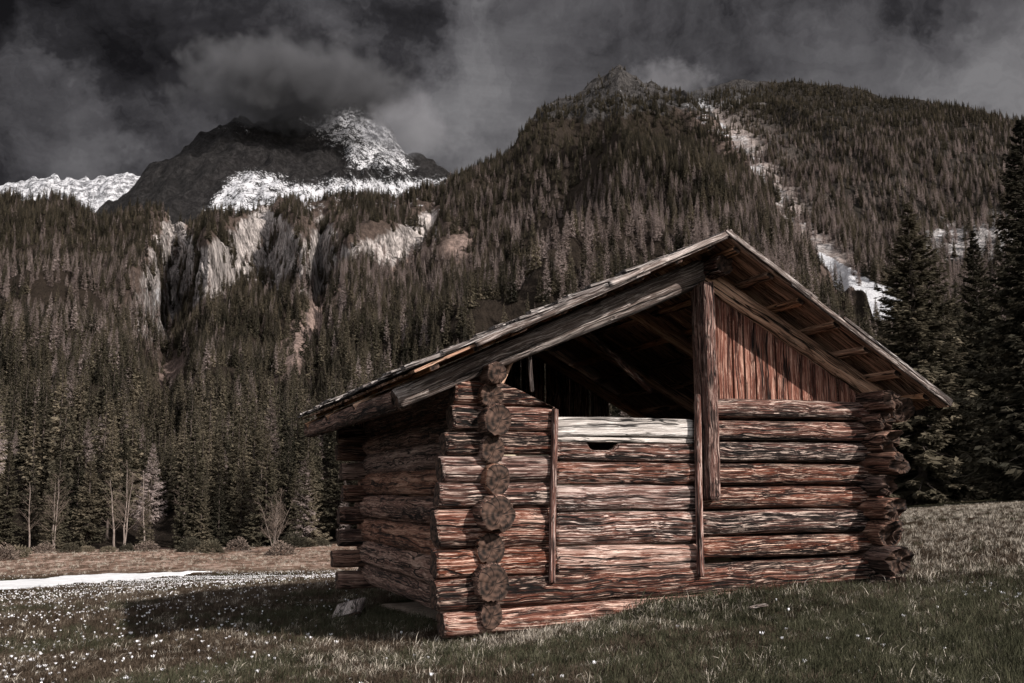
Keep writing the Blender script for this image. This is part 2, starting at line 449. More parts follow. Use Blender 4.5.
# verge boards, two overlapping lengths on each slope
def verge(side, s0, s1, h, v, w=.07, t=.028, mat=None):
    L, du, dz, nu, nz = ROOFS[side]
    a = (UR + du * s0 + nu * h, v, ZR + dz * s0 + nz * h); b_ = (UR + du * s1 + nu * h, v, ZR + dz * s1 + nz * h)
    plank('verge_board', a, b_, t, w, mat or M_GREY)
verge(0, -.02, 1.32, -.028, VF - .042, .046)
verge(0, 1.05, 2.62, -.046, VF - .036, .046)
verge(0, 0.9, 2.3, -.055, VF - .02, .05)
verge(0, 0.02, 1.1, -.05, VF - .015, .045)
verge(1, -.02, 1.0, -.028, VF - .042, .046)
verge(1, .78, 2.80, -.046, VF - .036, .046)
verge(1, 1.4, 2.81, .0, VF - .03, .03)

# --- gable boarding on the right half, boards upright
gb = MB()
def vboard(mb, u0, u1, z0, z1a, z1b, v, t):
    w = random.uniform(-.006, .006)
    V = [(z, u, vv + (w if z > 1 else 0)) for z, u in ((z0, u0), (z0, u1), (z1a, u0), (z1b, u1)) for vv in (v, v + t)]
    V = [(V[i][0], V[i][1], V[i][2]) for i in range(8)]
    mb.add(V, [[0, 1, 3, 2], [4, 6, 7, 5], [0, 4, 5, 1], [2, 3, 7, 6], [0, 2, 6, 4], [1, 5, 7, 3]])
u = 2.11
while u < 3.9:
    w = random.uniform(.10, .17)
    ztop = lambda q: 3.18 + (2.03 - 3.18) * (q - 2.1) / 2.05
    vboard(gb, u + .004, u + w - random.uniform(.008, .02), 1.99, ztop(u), ztop(u + w), -.03 + random.uniform(-.012, .012), .028)
    u += w
me = gb.mesh('gable_boarding', (M_GAB,))
o = obj('gable_boarding', me, barn)
# mesh is (z,u,v) so that its local X (the grain) is up
o.matrix_local = Matrix(((0, 1, 0, 0), (0, 0, 1, 0), (1, 0, 0, 0), (0, 0, 0, 1)))
gb = MB(); u = -.4
while u < 3.3:
    w = random.uniform(.12, .2)
    zt = lambda q: float(roofz(q)) - .16
    vboard(gb, u + .004, u + w - random.choice([.006, .008, .02]), 1.9, zt(u), zt(u + w), 4.72, .028); u += w
o = obj('gable_boarding', gb.mesh('gable_boarding', (M_LOG,)), barn, ); o.matrix_local = Matrix(((0, 1, 0, 0), (0, 0, 1, 0), (1, 0, 0, 0), (0, 0, 0, 1)))

def b2w(u, v, z=0):
    return (CX + u * math.cos(BR) - v * math.sin(BR), CY + u * math.sin(BR) + v * math.cos(BR), z)

# ------------------------------------------------------------------ GROUND
def gz(x, y):
    x = np.asarray(x, float); y = np.asarray(y, float)
    sp = np.where(y - 18 > 30, y - 18, 6 * np.log1p(np.exp(np.clip((y - 18) / 6, -30, 30))))
    sp = np.where(sp > 70, 70 + 12 * np.log1p((sp - 70) / 12) * .35, sp)
    xs_ = np.where(x < -12, -12 + (x + 12) * .02 / .068, np.minimum(x, 140))
    z = .068 * xs_ + .04 - .08 * sp * (1 - .5 * smooth(-.15, .2, x / np.maximum(y, 1)))
    r = np.hypot(x, y)
    z = z + .05 * fbm(x * .35, y * .35, 0, 5, 3) * smooth(3, 12, r) + .02 * fbm(x * 2.2, y * 2.2, 0, 6, 3) + .5 * fbm(x * .03, y * .03, 0, 9, 3) * smooth(25, 120, r)
    # soil heaped against the right front of the barn
    z = z + .10 * np.exp(-((x - 2.2) ** 2 / 2.2 + (y - 8.7) ** 2 / .35)) + .10 * np.exp(-((x - 4.4) ** 2 / .8 + (y - 9.6) ** 2 / .4))
    return z

def edge_y(a):           # distance of the wood's edge, by bearing
    return np.interp(a, [-700, -200, 0, 160, 330, 512, 760, 880, 1024, 1300, 1800], [120, 135, 148, 150, 150, 140, 110, 92, 84, 70, 60])

xs = np.sinh(np.linspace(-6.4, 6.4, 420)) * .95
ys = np.concatenate([np.linspace(-260, 4, 40), 4.2 + np.cumsum(.05 * 1.0135 ** np.arange(400))]); ys = ys[ys < 900]
GX, GY = np.meshgrid(xs, ys)
GZ = gz(GX, GY)
V = np.stack([GX, GY, GZ], -1).reshape(-1, 3)
ny, nx_ = GX.shape
i = np.arange(ny - 1)[:, None] * nx_; j = np.arange(nx_ - 1)[None]
F = np.stack([i + j, i + j + 1, i + nx_ + j + 1, i + nx_ + j], -1).reshape(-1, 4)
m, nt, b = newmat('meadow'); b.inputs['Specular IOR Level'].default_value = 0
tc = nt.nodes.new('ShaderNodeTexCoord').outputs['Object']
at = nt.nodes.new('ShaderNodeAttribute'); at.attribute_name = 'zone'
sepz = nt.nodes.new('ShaderNodeSeparateColor'); nt.links.new(at.outputs['Color'], sepz.inputs[0])
n1 = noise(nt, tc, .5, 6, .6); n2 = noise(nt, tc, 9, 6, .75); n3 = noise(nt, tc, 60, 3, .7); n4 = noise(nt, tc, 2.4, 5, .7)
c = ramp(nt, n2, [(.3, (.007, .0052, .0038)), (.52, (.019, .0135, .0088)), (.72, (.06, .045, .031))])
gr = ramp(nt, n2, [(.3, (.008, .010, .006)), (.55, (.024, .027, .015)), (.75, (.065, .065, .04))])
c = mixc(nt, ramp(nt, n1, [(.42, g3(0)), (.6, g3(1))]), c, gr)
c = mixc(nt, ramp(nt, n4, [(.5, g3(0)), (.7, g3(.6))]), c, (.05, .028, .018))
bank = ramp(nt, mth(nt, 'ADD', mth(nt, 'MULTIPLY', n1, .5), mth(nt, 'MULTIPLY', noise(nt, mapping(nt, tc, (.35, .12, 1)), 1.0, 6, .7), .5)), [(.36, (.045, .028, .02)), (.5, (.16, .105, .08)), (.64, (.40, .30, .25))])
c = mixc(nt, sepz.outputs[0], c, bank)
sandy_and_bounce = ramp(nt, n2, [(.3, (.16, .12, .09)), (.7, (.45, .37, .31))])
c = mixc(nt, sepz.outputs[1], c, sandy_and_bounce)
farg = ramp(nt, n4, [(.3, (.075, .06, .046)), (.7, (.26, .215, .17))])
c = mixc(nt, sepz.outputs[2], c, farg)
nt.links.new(c, b.inputs['Base Color'])
bp = nt.nodes.new('ShaderNodeBump'); bp.inputs['Strength'].default_value = .7; bp.inputs['Distance'].default_value = .05
nt.links.new(mth(nt, 'ADD', n2, n3), bp.inputs['Height']); nt.links.new(bp.outputs[0], b.inputs['Normal'])
M_MEADOW = m
me = mesh_np('ground', V, F, (m,), True)
gpx, gpy = project(V)
aa = 512 + 1010 * V[:, 0] / np.maximum(V[:, 1], 1)
bankm = smooth(.60, .70, V[:, 1] / edge_y(aa)) * (aa < 560) * (V[:, 1] > 20)
inb_u = (V[:, 0] - CX) * math.cos(BR) + (V[:, 1] - CY) * math.sin(BR); inb_v = -(V[:, 0] - CX) * math.sin(BR) + (V[:, 1] - CY) * math.cos(BR)
sand = np.exp(-(((V[:, 0] - 5.1) / 1.2) ** 2 + ((V[:, 1] - 10.2) / .7) ** 2) ** 2) * (.5 + .5 * fbm(V[:, 0] * 2, V[:, 1] * 2, 0, 3, 3) > .3)
farm = smooth(25, 60, V[:, 1]) * (aa > 560) * .8 * (1 - smooth(.6, .75, V[:, 1] / edge_y(aa)))
ca = me.color_attributes.new('zone', 'FLOAT_COLOR', 'POINT')
ca.data.foreach_set('color', np.stack([bankm, np.where((inb_u > .1) & (inb_u < 3.8) & (inb_v > .1) & (inb_v < 4.6), 1.0, sand * .6), farm, np.ones_like(sand)], -1).astype(np.float32).ravel())  # pale floor inside the barn is added to bounce sunlight up
ground = tag(obj('ground', me), kind='structure')

# snow left lying in the meadow
def ground_hit(px, py):
    a, e = ae(px, py); a = float(a); e = float(e)
    yy = np.geomspace(5.5, 220, 1800); hit = np.where(CAMZ + yy * e <= gz(yy * a, yy))[0]
    y = float(yy[hit[0]]) if len(hit) else 150.0
    return np.array([y * a, y, float(gz(y * a, y))])
def snow_mat():
    m, nt, b = newmat('snow')
    tc = nt.nodes.new('ShaderNodeTexCoord').outputs['Object']
    c = ramp(nt, noise(nt, tc, .6, 6, .7), [(.3, (.36, .36, .37)), (.55, (.62, .62, .63))])
    nt.links.new(c, b.inputs['Base Color']); return m
M_SNOW = snow_mat()
outline = [(-60, 597), (0, 591.5), (40, 588), (90, 583), (140, 579), (175, 575.5), (212, 572), (160, 572.3), (100, 573), (50, 576), (0, 581), (-60, 586)]
lo_ = np.array(outline[:7], float); hi_ = np.array([outline[0]] + outline[:6:-1] + [outline[6]], float)
hi_[0] = (-60, 586)
hi_ = hi_[np.argsort(hi_[:, 0])]
N_, M_ = 150, 14
V = []
for i in range(N_):
    q = -60 + 272 * i / (N_ - 1); yl = np.interp(q, lo_[:, 0], lo_[:, 1]); yh = np.interp(q, hi_[:, 0], hi_[:, 1])
    yl += 1.3 * float(vnoise(q * .11, 0, 0, 3)) + .6 * float(vnoise(q * .4, 0, 0, 4)); yh += .8 * float(vnoise(q * .09, 5, 0, 5))
    yh = min(yh, yl)
    pl, ph = ground_hit(q, yl), ground_hit(q, yh)
    for j in range(M_):
        p_ = pl + (ph - pl) * j / (M_ - 1)
        V.append((p_[0], p_[1], float(gz(p_[0], p_[1])) + (.07 if 0 < j < M_ - 1 else -.05)))
i = np.arange(N_ - 1)[:, None] * M_; j = np.arange(M_ - 1)[None]
F = np.stack([i + j, i + M_ + j, i + M_ + j + 1, i + j + 1], -1).reshape(-1, 4)
tag(obj('snow_patch', mesh_np('snow_patch', V, F, (M_SNOW,), True)), 'long white patch of old snow on the meadow before the wood', 'snow patch')

# unseen hay heap, added inside the barn to bounce sunlight onto the roof underside
hu, hv = np.meshgrid(np.linspace(.14, 3.7, 50), np.linspace(.5, 4.55, 56), indexing='ij')
hz_ = .25 + 1.32 * smooth(3.3, 1.7, hu + .25 * vnoise(hu * 1.3, hv * 1.3, 0, 8)) * smooth(.7, 2.1, hv) + .07 * fbm(hu * 3, hv * 3, 0, 12, 4) + .12
P_ = np.stack([CX + hu * math.cos(BR) - hv * math.sin(BR), CY + hu * math.sin(BR) + hv * math.cos(BR), hz_], -1).reshape(-1, 3)
i = np.arange(49)[:, None] * 56; j = np.arange(55)[None]
m, nt, b = newmat('hay')
tc = nt.nodes.new('ShaderNodeTexCoord').outputs['Object']
nt.links.new(ramp(nt, noise(nt, tc, 25, 5, .7), [(.3, (.42, .34, .24)), (.7, (.76, .65, .50))]), b.inputs['Base Color'])
tag(obj('hay', mesh_np('hay', P_, np.stack([i + j, i + 56 + j, i + 57 + j, i + j + 1], -1).reshape(-1, 4), (m,), True)), 'unseen dry hay added behind the low log doorway to bounce sunlight', 'hay', kind='stuff')

# ------------------------------------------------------------------ MOUNTAINS
def rock_mat(name, floor, rock_d, rock_l, pale, cloud_shade_z=None):
    """zone.r rock, zone.g snow, zone.b bare pale ground; the rest is forest floor"""
    m, nt, b = newmat(name)
    tc = nt.nodes.new('ShaderNodeTexCoord').outputs['Object']
    at = nt.nodes.new('ShaderNodeAttribute'); at.attribute_name = 'zone'
    sp = nt.nodes.new('ShaderNodeSeparateColor'); nt.links.new(at.outputs['Color'], sp.inputs[0])
    b.inputs['Specular IOR Level'].default_value = .05
    nbig = noise(nt, tc, .004, 8, .65); nmid = noise(nt, tc, .03, 8, .7, .3); nsm = noise(nt, tc, .18, 6, .75)
    stri = noise(nt, mapping(nt, tc, (.10, .10, .03)), 1.0, 8, .68, .6)
    strf = noise(nt, mapping(nt, tc, (.36, .36, .15)), 1.0, 6, .7, .3)
    fl = ramp(nt, nsm, [(.35, tuple(x * .5 for x in floor)), (.65, floor)])
    rk = mth(nt, 'ADD', mth(nt, 'MULTIPLY', stri, .42), mth(nt, 'ADD', mth(nt, 'MULTIPLY', strf, .33), mth(nt, 'MULTIPLY', nmid, .25)))
    rc = ramp(nt, rk, [(.44, rock_d), (.505, tuple((a + c) / 2.6 for a, c in zip(rock_d, rock_l))), (.59, rock_l)])
    if cloud_shade_z:
        hz = nt.nodes.new('ShaderNodeSeparateXYZ'); nt.links.new(tc, hz.inputs[0])
        rc = mixc(nt, ramp(nt, mth(nt, 'DIVIDE', hz.outputs[2], 1000.0), [(cloud_shade_z[0] / 1000, g3(0)), (cloud_shade_z[1] / 1000, g3(1))]), rc, mixc(nt, ramp(nt, rk, [(.45, g3(0)), (.58, g3(1))]), (.016, .0145, .014), (.060, .055, .053)))  # cloud shadow put into the rock colour, darker with height
    pc = ramp(nt, nsm, [(.35, tuple(x * .3 for x in pale)), (.62, pale)])
    c = mixc(nt, sp.outputs[2], fl, pc)
    rf = ramp(nt, mth(nt, 'ADD', sp.outputs[0], mth(nt, 'MULTIPLY', mth(nt, 'SUBTRACT', nmid, .5), .9)), [(.42, g3(0)), (.56, g3(1))])
    c = mixc(nt, rf, c, rc)
    sf = ramp(nt, mth(nt, 'ADD', sp.outputs[1], mth(nt, 'MULTIPLY', mth(nt, 'SUBTRACT', mth(nt, 'ADD', mth(nt, 'MULTIPLY', nmid, .5), mth(nt, 'MULTIPLY', nsm, .5)), .5), 2.2)), [(.42, g3(0)), (.60, g3(1))])
    c = mixc(nt, sf, c, (.48, .48, .50))
    nt.links.new(c, b.inputs['Base Color'])
    bp = nt.nodes.new('ShaderNodeBump'); bp.inputs['Strength'].default_value = 1.0; bp.inputs['Distance'].default_value = 10.0
    nt.links.new(mth(nt, 'ADD', rk, mth(nt, 'MULTIPLY', nmid, .8)), bp.inputs['Height']); nt.links.new(bp.outputs[0], b.inputs['Normal'])
    return m

class Sheet:
    def __init__(s, name, sky, crest, base_y, base_z, a0, a1, na, nt_, amp, mat, prof=1.6, zonef=None, seed=1, crag=0.0, relief=None):
        sky = np.array(sky, float); A, E = ae(sky[:, 0], sky[:, 1]); A = 512 + 1010 * A
        s.a = np.linspace(a0, a1, na)
        o = np.argsort(A); ec = np.interp(s.a, A[o], E[o])
        yc = np.interp(s.a, *zip(*crest)); yb = base_y(s.a)
        ax = (s.a - 512) / 1010
        zb = base_z(ax * yb, yb); zc = CAMZ + yc * ec
        t = np.linspace(0, 1, nt_)[:, None]
        Yv = yb + (yc - yb) * t ** 1.25
        tz = ((Yv - yb) / (yc - yb))
        Z = zb + (zc - zb) * (.3 * tz + .7 * tz ** prof)
        if relief:
            Z0 = Z; qx, qy = project(np.stack([ax * Yv, Yv, Z0], -1)); k_ = relief(qx, qy)
            dY = np.diff(Yv, axis=0) * (1 - .86 * (k_[1:] + k_[:-1]) / 2)
            Y2 = np.concatenate([np.zeros((1, Yv.shape[1])), np.cumsum(dY, 0)], 0); Y2 = yb + Y2 / Y2[-1:] * (yc - yb)
            Z = CAMZ + (Z0 - CAMZ) * Y2 / Yv; Yv = Y2
        X = ax * Yv
        w = np.sin(np.clip(t, 0, 1) * math.pi) ** .6 * np.clip((1.03 - t) * 6, 0, 1) + .12 * t
        rid = 1 - np.abs(fbm(X / 260, Yv / 330, 0, seed, 5)) * 2
        sc = np.clip((zc - zb) / 500, .15, 2)
        Z = Z + amp * w * sc * (rid - .55) + amp * .18 * fbm(X / 40, Yv / 40, 0, seed + 5, 4) * np.minimum(t * 6, 1)
        if crag: Z = Z + crag * t ** 2 * (1 - np.abs(fbm(X / 90, Yv / 140, Z / 200, seed + 9, 5)) * 2.4)
        P = np.stack([X, Yv, Z], -1)
        if relief:
            qx, qy = project(P); k_ = relief(qx, qy)
            P[..., 1] += k_ * (16 * (1 - 2.2 * np.abs(fbm(X / 45, Z / 60, 0, seed + 40, 6, .6))) + 9 * vnoise(X / 70, Z / 110, 0, seed + 41))
        # far side of the ridge falls away
        back = []
        for q, dq in ((.06, .05), (.25, .3), (.6, .8)):
            back.append(np.stack([ax * yc * (1 + q), yc * (1 + q), Z[-1] - dq * (zc - zb)], -1))
        P2 = np.concatenate([P, np.stack(back)], 0)
        s.P = P; s.t = np.broadcast_to(t, X.shape)
        n, k = P2.shape[:2]
        i = np.arange(n - 1)[:, None] * k; j = np.arange(k - 1)[None]
        F = np.stack([i + j, i + j + 1, i + k + j + 1, i + k + j], -1).reshape(-1, 4)
        me = mesh_np(name, P2.reshape(-1, 3), F, (mat,), True)
        px, py = project(P2); s.px, s.py = project(P)
        z = zonef(px, py, P2)
        ca = me.color_attributes.new('zone', 'FLOAT_COLOR', 'POINT')
        ca.data.foreach_set('color', np.stack([*z, np.ones(px.shape)], -1).astype(np.float32).ravel())
        s.o = tag(obj(name, me), kind='structure')
    def scatter(s, dens, n_max, seed):
        """random points on the sheet; dens(px,py,P) = trees per square metre"""
        r = np.random.default_rng(seed); P = s.P
        d1 = P[:-1, 1:] - P[:-1, :-1]; d2 = P[1:, :-1] - P[:-1, :-1]
        area = np.abs(d1[..., 0] * d2[..., 1] - d1[..., 1] * d2[..., 0])
        C = (P[:-1, :-1] + P[1:, 1:]) / 2; px, py = project(C)
        lam = area * dens(px, py, C) * ((px > -160) & (px < 1420))
        tot = lam.sum(); n = int(min(tot, n_max))
        idx = r.choice(lam.size, n, p=(lam / tot).ravel()); ii, jj = np.unravel_index(idx, lam.shape)
        f, g = r.random(n)[:, None], r.random(n)[:, None]
        Q = (P[ii, jj] * (1 - f) + P[ii, jj + 1] * f) * (1 - g) + (P[ii + 1, jj] * (1 - f) + P[ii + 1, jj + 1] * f) * g
        return Q

# masks (regions of the slopes)
CLIFF = [(125, 335), (140, 285), (152, 240), (165, 208), (182, 214), (205, 250), (235, 225), (268, 208), (300, 238), (320, 215), (345, 245), (392, 232), (432, 214), (440, 238), (385, 278), (335, 282), (318, 300), (285, 292), (250, 282), (215, 305), (165, 338)]
BARE = [[(280, 378), (275, 350), (296, 322), (312, 296), (342, 288), (332, 325), (314, 362)], [(168, 402), (163, 362), (183, 352), (192, 396)], [(155, 240), (168, 206), (194, 220), (186, 250)], [(372, 262), (395, 235), (440, 228), (425, 262), (390, 285)], [(445, 250), (462, 232), (480, 240), (462, 262)]]
GULLY = [(690, 96), (705, 92), (735, 125), (765, 165), (800, 215), (832, 258), (850, 278), (835, 285), (806, 245), (770, 205), (742, 160), (712, 118)]
def wobble(px, py, P):
    k = np.maximum(P[..., 1], 50) / 28
    return px + 9 * fbm(P[..., 0] / k, P[..., 1] / k, P[..., 2] / k, 301, 3), py + 9 * fbm(P[..., 0] / k, P[..., 1] / k, P[..., 2] / k, 302, 3)
GUL2 = [(682, 96), (704, 92), (722, 108), (752, 138), (784, 176), (814, 214), (840, 248), (856, 272), (830, 280), (800, 250), (770, 216), (742, 178), (712, 140)]
def zone_A(px, py, P):
    px, py = wobble(px, py, P)
    rock = in_poly(px, py, CLIFF, 14) * .92
    n = fbm(P[..., 0] / 60, P[..., 1] / 60, 0, 77, 4)
    top = smooth(140, 100, py + 22 * n) * smooth(500, 530, px) * smooth(760, 700, px)
    rock = np.maximum(rock, top * .85); rock = np.maximum(rock, in_poly(px, py, GULLY, 8) * .6)
    snow = .48 * in_poly(px, py, [(146, 320), (140, 300), (160, 255), (172, 250), (166, 290), (158, 322)], 10)
    snow = np.maximum(snow, .36 * in_poly(px, py, [(672, 104), (690, 90), (740, 140), (770, 178), (765, 190), (728, 150)], 6))
    snow = np.maximum(snow, .33 * in_poly(px, py, [(280, 270), (320, 245), (345, 262), (330, 280)], 8))
    snow = np.maximum(snow, .20 * top)
    snow = np.maximum(snow, .36 * smooth(15, 6, np.abs(py - 206)) * smooth(200, 240, px) * smooth(455, 430, px))
    bare = 0
    for b_ in BARE: bare = np.maximum(bare, in_poly(px, py, b_, 10))
    bare = np.maximum(bare, .5 * in_poly(px, py, CLIFF, 30)); bare = np.maximum(bare, .9 * in_poly(px, py, GULLY, 20))
    return rock, snow, bare
SKY_A = [(-300, 225), (-120, 215), (0, 209), (60, 214), (110, 224), (140, 221), (165, 219), (200, 217), (260, 211), (330, 206), (390, 202), (430, 200), (470, 185), (500, 166), (512, 155), (525, 138), (545, 116), (580, 99), (600, 84), (611, 72), (619, 68), (630, 79), (645, 90), (665, 98), (690, 105), (715, 130), (740, 163), (765, 199), (790, 234), (815, 266), (835, 299), (860, 327), (890, 350), (920, 360), (960, 372), (1030, 380), (1300, 390), (2000, 400)]
M_A = rock_mat('slope', (.028, .021, .016), (.045, .039, .036), (.52, .465, .44), (.30, .22, .19), (420, 520))
A = Sheet('forest_hill', SKY_A, [(-300, 1300), (0, 1500), (300, 1550), (460, 1500), (560, 1850), (617, 1950), (690, 1750), (740, 1400), (800, 950), (860, 640), (920, 460), (1030, 330), (1300, 300), (1900, 260)],
          edge_y, lambda x, y: gz(x, y) - 1.5, -330, 1900, 1240, 300, 58, M_A, 1.55, zone_A, 11, 24, lambda x, y: in_poly(x, y, CLIFF, 12))

def zone_C(px, py, P):
    px, py = wobble(px, py, P)
    n = fbm(P[..., 0] / 80, P[..., 1] / 80, 0, 71, 4)
    rock = .75 * smooth(120, 92, py + 14 * n) * smooth(800, 740, px)
    rock = np.maximum(rock, .62 * in_poly(px, py, [(905, 262), (930, 215), (1000, 205), (1040, 210), (1040, 270), (960, 275)], 20))
    snow = 1.3 * in_poly(px, py, [(816, 252), (838, 262), (868, 279), (900, 292), (908, 330), (860, 345), (818, 290)], 4)
    snow = np.maximum(snow, .47 * in_poly(px, py, [(690, 92), (706, 90), (740, 140), (770, 180), (782, 205), (750, 200), (700, 130)], 8))
    snow = np.maximum(snow, .6 * in_poly(px, py, [(755, 168), (770, 172), (772, 186), (758, 186)], 5))
    snow = np.maximum(snow, .30 * in_poly(px, py, [(900, 262), (930, 215), (1000, 205), (1040, 210), (1040, 270), (960, 275)], 20))
    gul = in_poly(px, py, GUL2, 10); bare = np.maximum(.8 * in_poly(px, py, GULLY, 40), gul); rock = np.maximum(rock, .5 * gul)
    return rock, snow, bare
SKY_C = [(560, 150), (640, 110), (680, 99), (700, 93), (730, 85), (760, 82), (785, 84), (830, 87), (870, 93), (920, 101), (960, 109), (1000, 118), (1024, 123), (1200, 150), (1400, 190), (2000, 210)]
CB = ([600, 700, 740, 800, 860, 920, 1030, 1330, 1900], [2050, 1850, 1500, 1080, 830, 760, 700, 680, 640])
skA = np.array(SKY_A, float); _a, _e = ae(skA[:, 0], skA[:, 1]); _a = 512 + 1010 * _a
def base_zC(x, y):
    a = 512 + 1010 * x / y
    return CAMZ + y * (np.interp(a, _a, _e) - .03)
M_C = rock_mat('far_slope', (.03, .025, .021), (.05, .046, .045), (.44, .41, .40), (.36, .30, .275), (700, 900))
Cc = Sheet('forest_hill', SKY_C, [(560, 2500), (700, 2350), (800, 2300), (900, 2100), (1024, 1800), (1330, 1500), (1900, 1300)], lambda a: np.interp(a, *CB), base_zC, 600, 1900, 520, 160, 40, M_C, 1.25, zone_C, 23, 8)

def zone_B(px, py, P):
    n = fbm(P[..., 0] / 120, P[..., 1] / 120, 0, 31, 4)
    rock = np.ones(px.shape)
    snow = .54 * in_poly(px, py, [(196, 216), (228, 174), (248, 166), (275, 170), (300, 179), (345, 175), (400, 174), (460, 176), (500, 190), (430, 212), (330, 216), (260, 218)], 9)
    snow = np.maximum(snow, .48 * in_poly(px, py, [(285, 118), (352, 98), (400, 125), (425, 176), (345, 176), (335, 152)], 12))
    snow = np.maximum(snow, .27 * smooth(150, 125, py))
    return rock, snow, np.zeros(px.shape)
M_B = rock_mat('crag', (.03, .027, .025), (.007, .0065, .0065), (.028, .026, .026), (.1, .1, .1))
SKY_B = [(-40, 240), (60, 232), (100, 214), (118, 203), (140, 180), (165, 161), (200, 141), (235, 128), (265, 122), (300, 114), (330, 106), (352, 101), (375, 116), (395, 138), (410, 158), (440, 174), (470, 182), (520, 196), (620, 210)]
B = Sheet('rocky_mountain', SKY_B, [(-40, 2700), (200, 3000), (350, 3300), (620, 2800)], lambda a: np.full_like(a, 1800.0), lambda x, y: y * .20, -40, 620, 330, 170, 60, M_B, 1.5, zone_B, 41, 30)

def zone_D(px, py, P):
    return np.ones(px.shape), np.full(px.shape, .48), np.zeros(px.shape)
M_D = rock_mat('snow_crag', (.1, .1, .1), (.05, .05, .055), (.16, .16, .17), (.1, .1, .1))
Dd = Sheet('snow_mountain', [(-300, 215), (-60, 198), (0, 191), (20, 184), (47, 175), (62, 181), (80, 183), (100, 180), (125, 176), (170, 190), (300, 215)], [(-300, 6000), (300, 6000)], lambda a: np.full_like(a, 4200.0), lambda x, y: y * .2, -300, 300, 240, 100, 90, M_D, 1.3, zone_D, 51, 34)

# ------------------------------------------------------------------ TREES
def foliage(name, cols, trans=.15):
    m, nt, b = newmat(name)
    rnd = nt.nodes.new('ShaderNodeObjectInfo').outputs['Random']
    tc = nt.nodes.new('ShaderNodeNewGeometry').outputs['Position']
    n = noise(nt, tc, .9, 3, .6)
    rnd = ramp(nt, mth(nt, 'ADD', mth(nt, 'MULTIPLY', noise(nt, mapping(nt, tc, (.16, .16, .03)), 1.0, 1, .5), .7), mth(nt, 'MULTIPLY', noise(nt, tc, .02, 2, .5), .3)), [(.34, g3(0)), (.66, g3(1))])
    f = mth(nt, 'ADD', mth(nt, 'MULTIPLY', rnd, .75), mth(nt, 'MULTIPLY', mth(nt, 'SUBTRACT', n, .5), .7), clamp=True)
    c = ramp(nt, f, [(i / (len(cols) - 1), c) for i, c in enumerate(cols)])
    nt.links.new(c, b.inputs['Base Color']); b.inputs['Roughness'].default_value = .8; b.inputs['Specular IOR Level'].default_value = .05
    tl = nt.nodes.new('ShaderNodeBsdfTranslucent'); nt.links.new(c, tl.inputs['Color'])
    mx = nt.nodes.new('ShaderNodeMixShader'); mx.inputs[0].default_value = .3
    nt.links.new(b.outputs[0], mx.inputs[1]); nt.links.new(tl.outputs[0], mx.inputs[2]); nt.links.new(mx.outputs[0], nt.nodes['Material Output'].inputs[0])
    return m
M_SPR = foliage('spruce_needles', [(.027, .025, .018), (.076, .066, .046), (.145, .120, .086), (.21, .174, .127)])
M_SPRD = foliage('dark_spruce_needles', [(.024, .023, .017), (.049, .043, .031), (.082, .070, .050)])
M_LAR = foliage('larch_twigs', [(.15, .116, .104), (.26, .208, .190), (.36, .296, .275), (.46, .39, .37)])
def bark(name, d, p):
    m, nt, b = newmat(name)
    tc = nt.nodes.new('ShaderNodeTexCoord').outputs['Object']
    nt.links.new(ramp(nt, noise(nt, mapping(nt, tc, (6, 6, 1.5)), 1.0, 6, .7), [(.35, d), (.65, p)]), b.inputs['Base Color'])
    return m
M_BARK = bark('bark', (.025, .019, .016), (.085, .066, .056))
M_BIRCH = bark('pale_bark', (.06, .046, .039), (.24, .195, .17))
M_TWIG = bark('brown_twig', (.05, .036, .029), (.17, .13, .105))

def tube(pts, rad, k=6):
    pts = np.asarray(pts, float); rad = np.asarray(rad, float); n = len(pts)
    d = np.gradient(pts, axis=0); d /= np.linalg.norm(d, axis=1)[:, None] + 1e-9
    ref = np.where(np.abs(d[:, 2:3]) > .9, np.array([[1., 0, 0]]), np.array([[0, 0, 1.]]))
    u = np.cross(d, ref); u /= np.linalg.norm(u, axis=1)[:, None] + 1e-9; v = np.cross(d, u)
    th = np.linspace(0, 2 * math.pi, k, endpoint=False)
    V = pts[:, None] + rad[:, None, None] * (np.cos(th)[None, :, None] * u[:, None] + np.sin(th)[None, :, None] * v[:, None])
    i = np.arange(n - 1)[:, None] * k; j = np.arange(k)[None]; j2 = (j + 1) % k
    F = np.stack([i + j, i + j2, i + k + j2, i + k + j], -1).reshape(-1, 4)
    return V.reshape(-1, 3), F

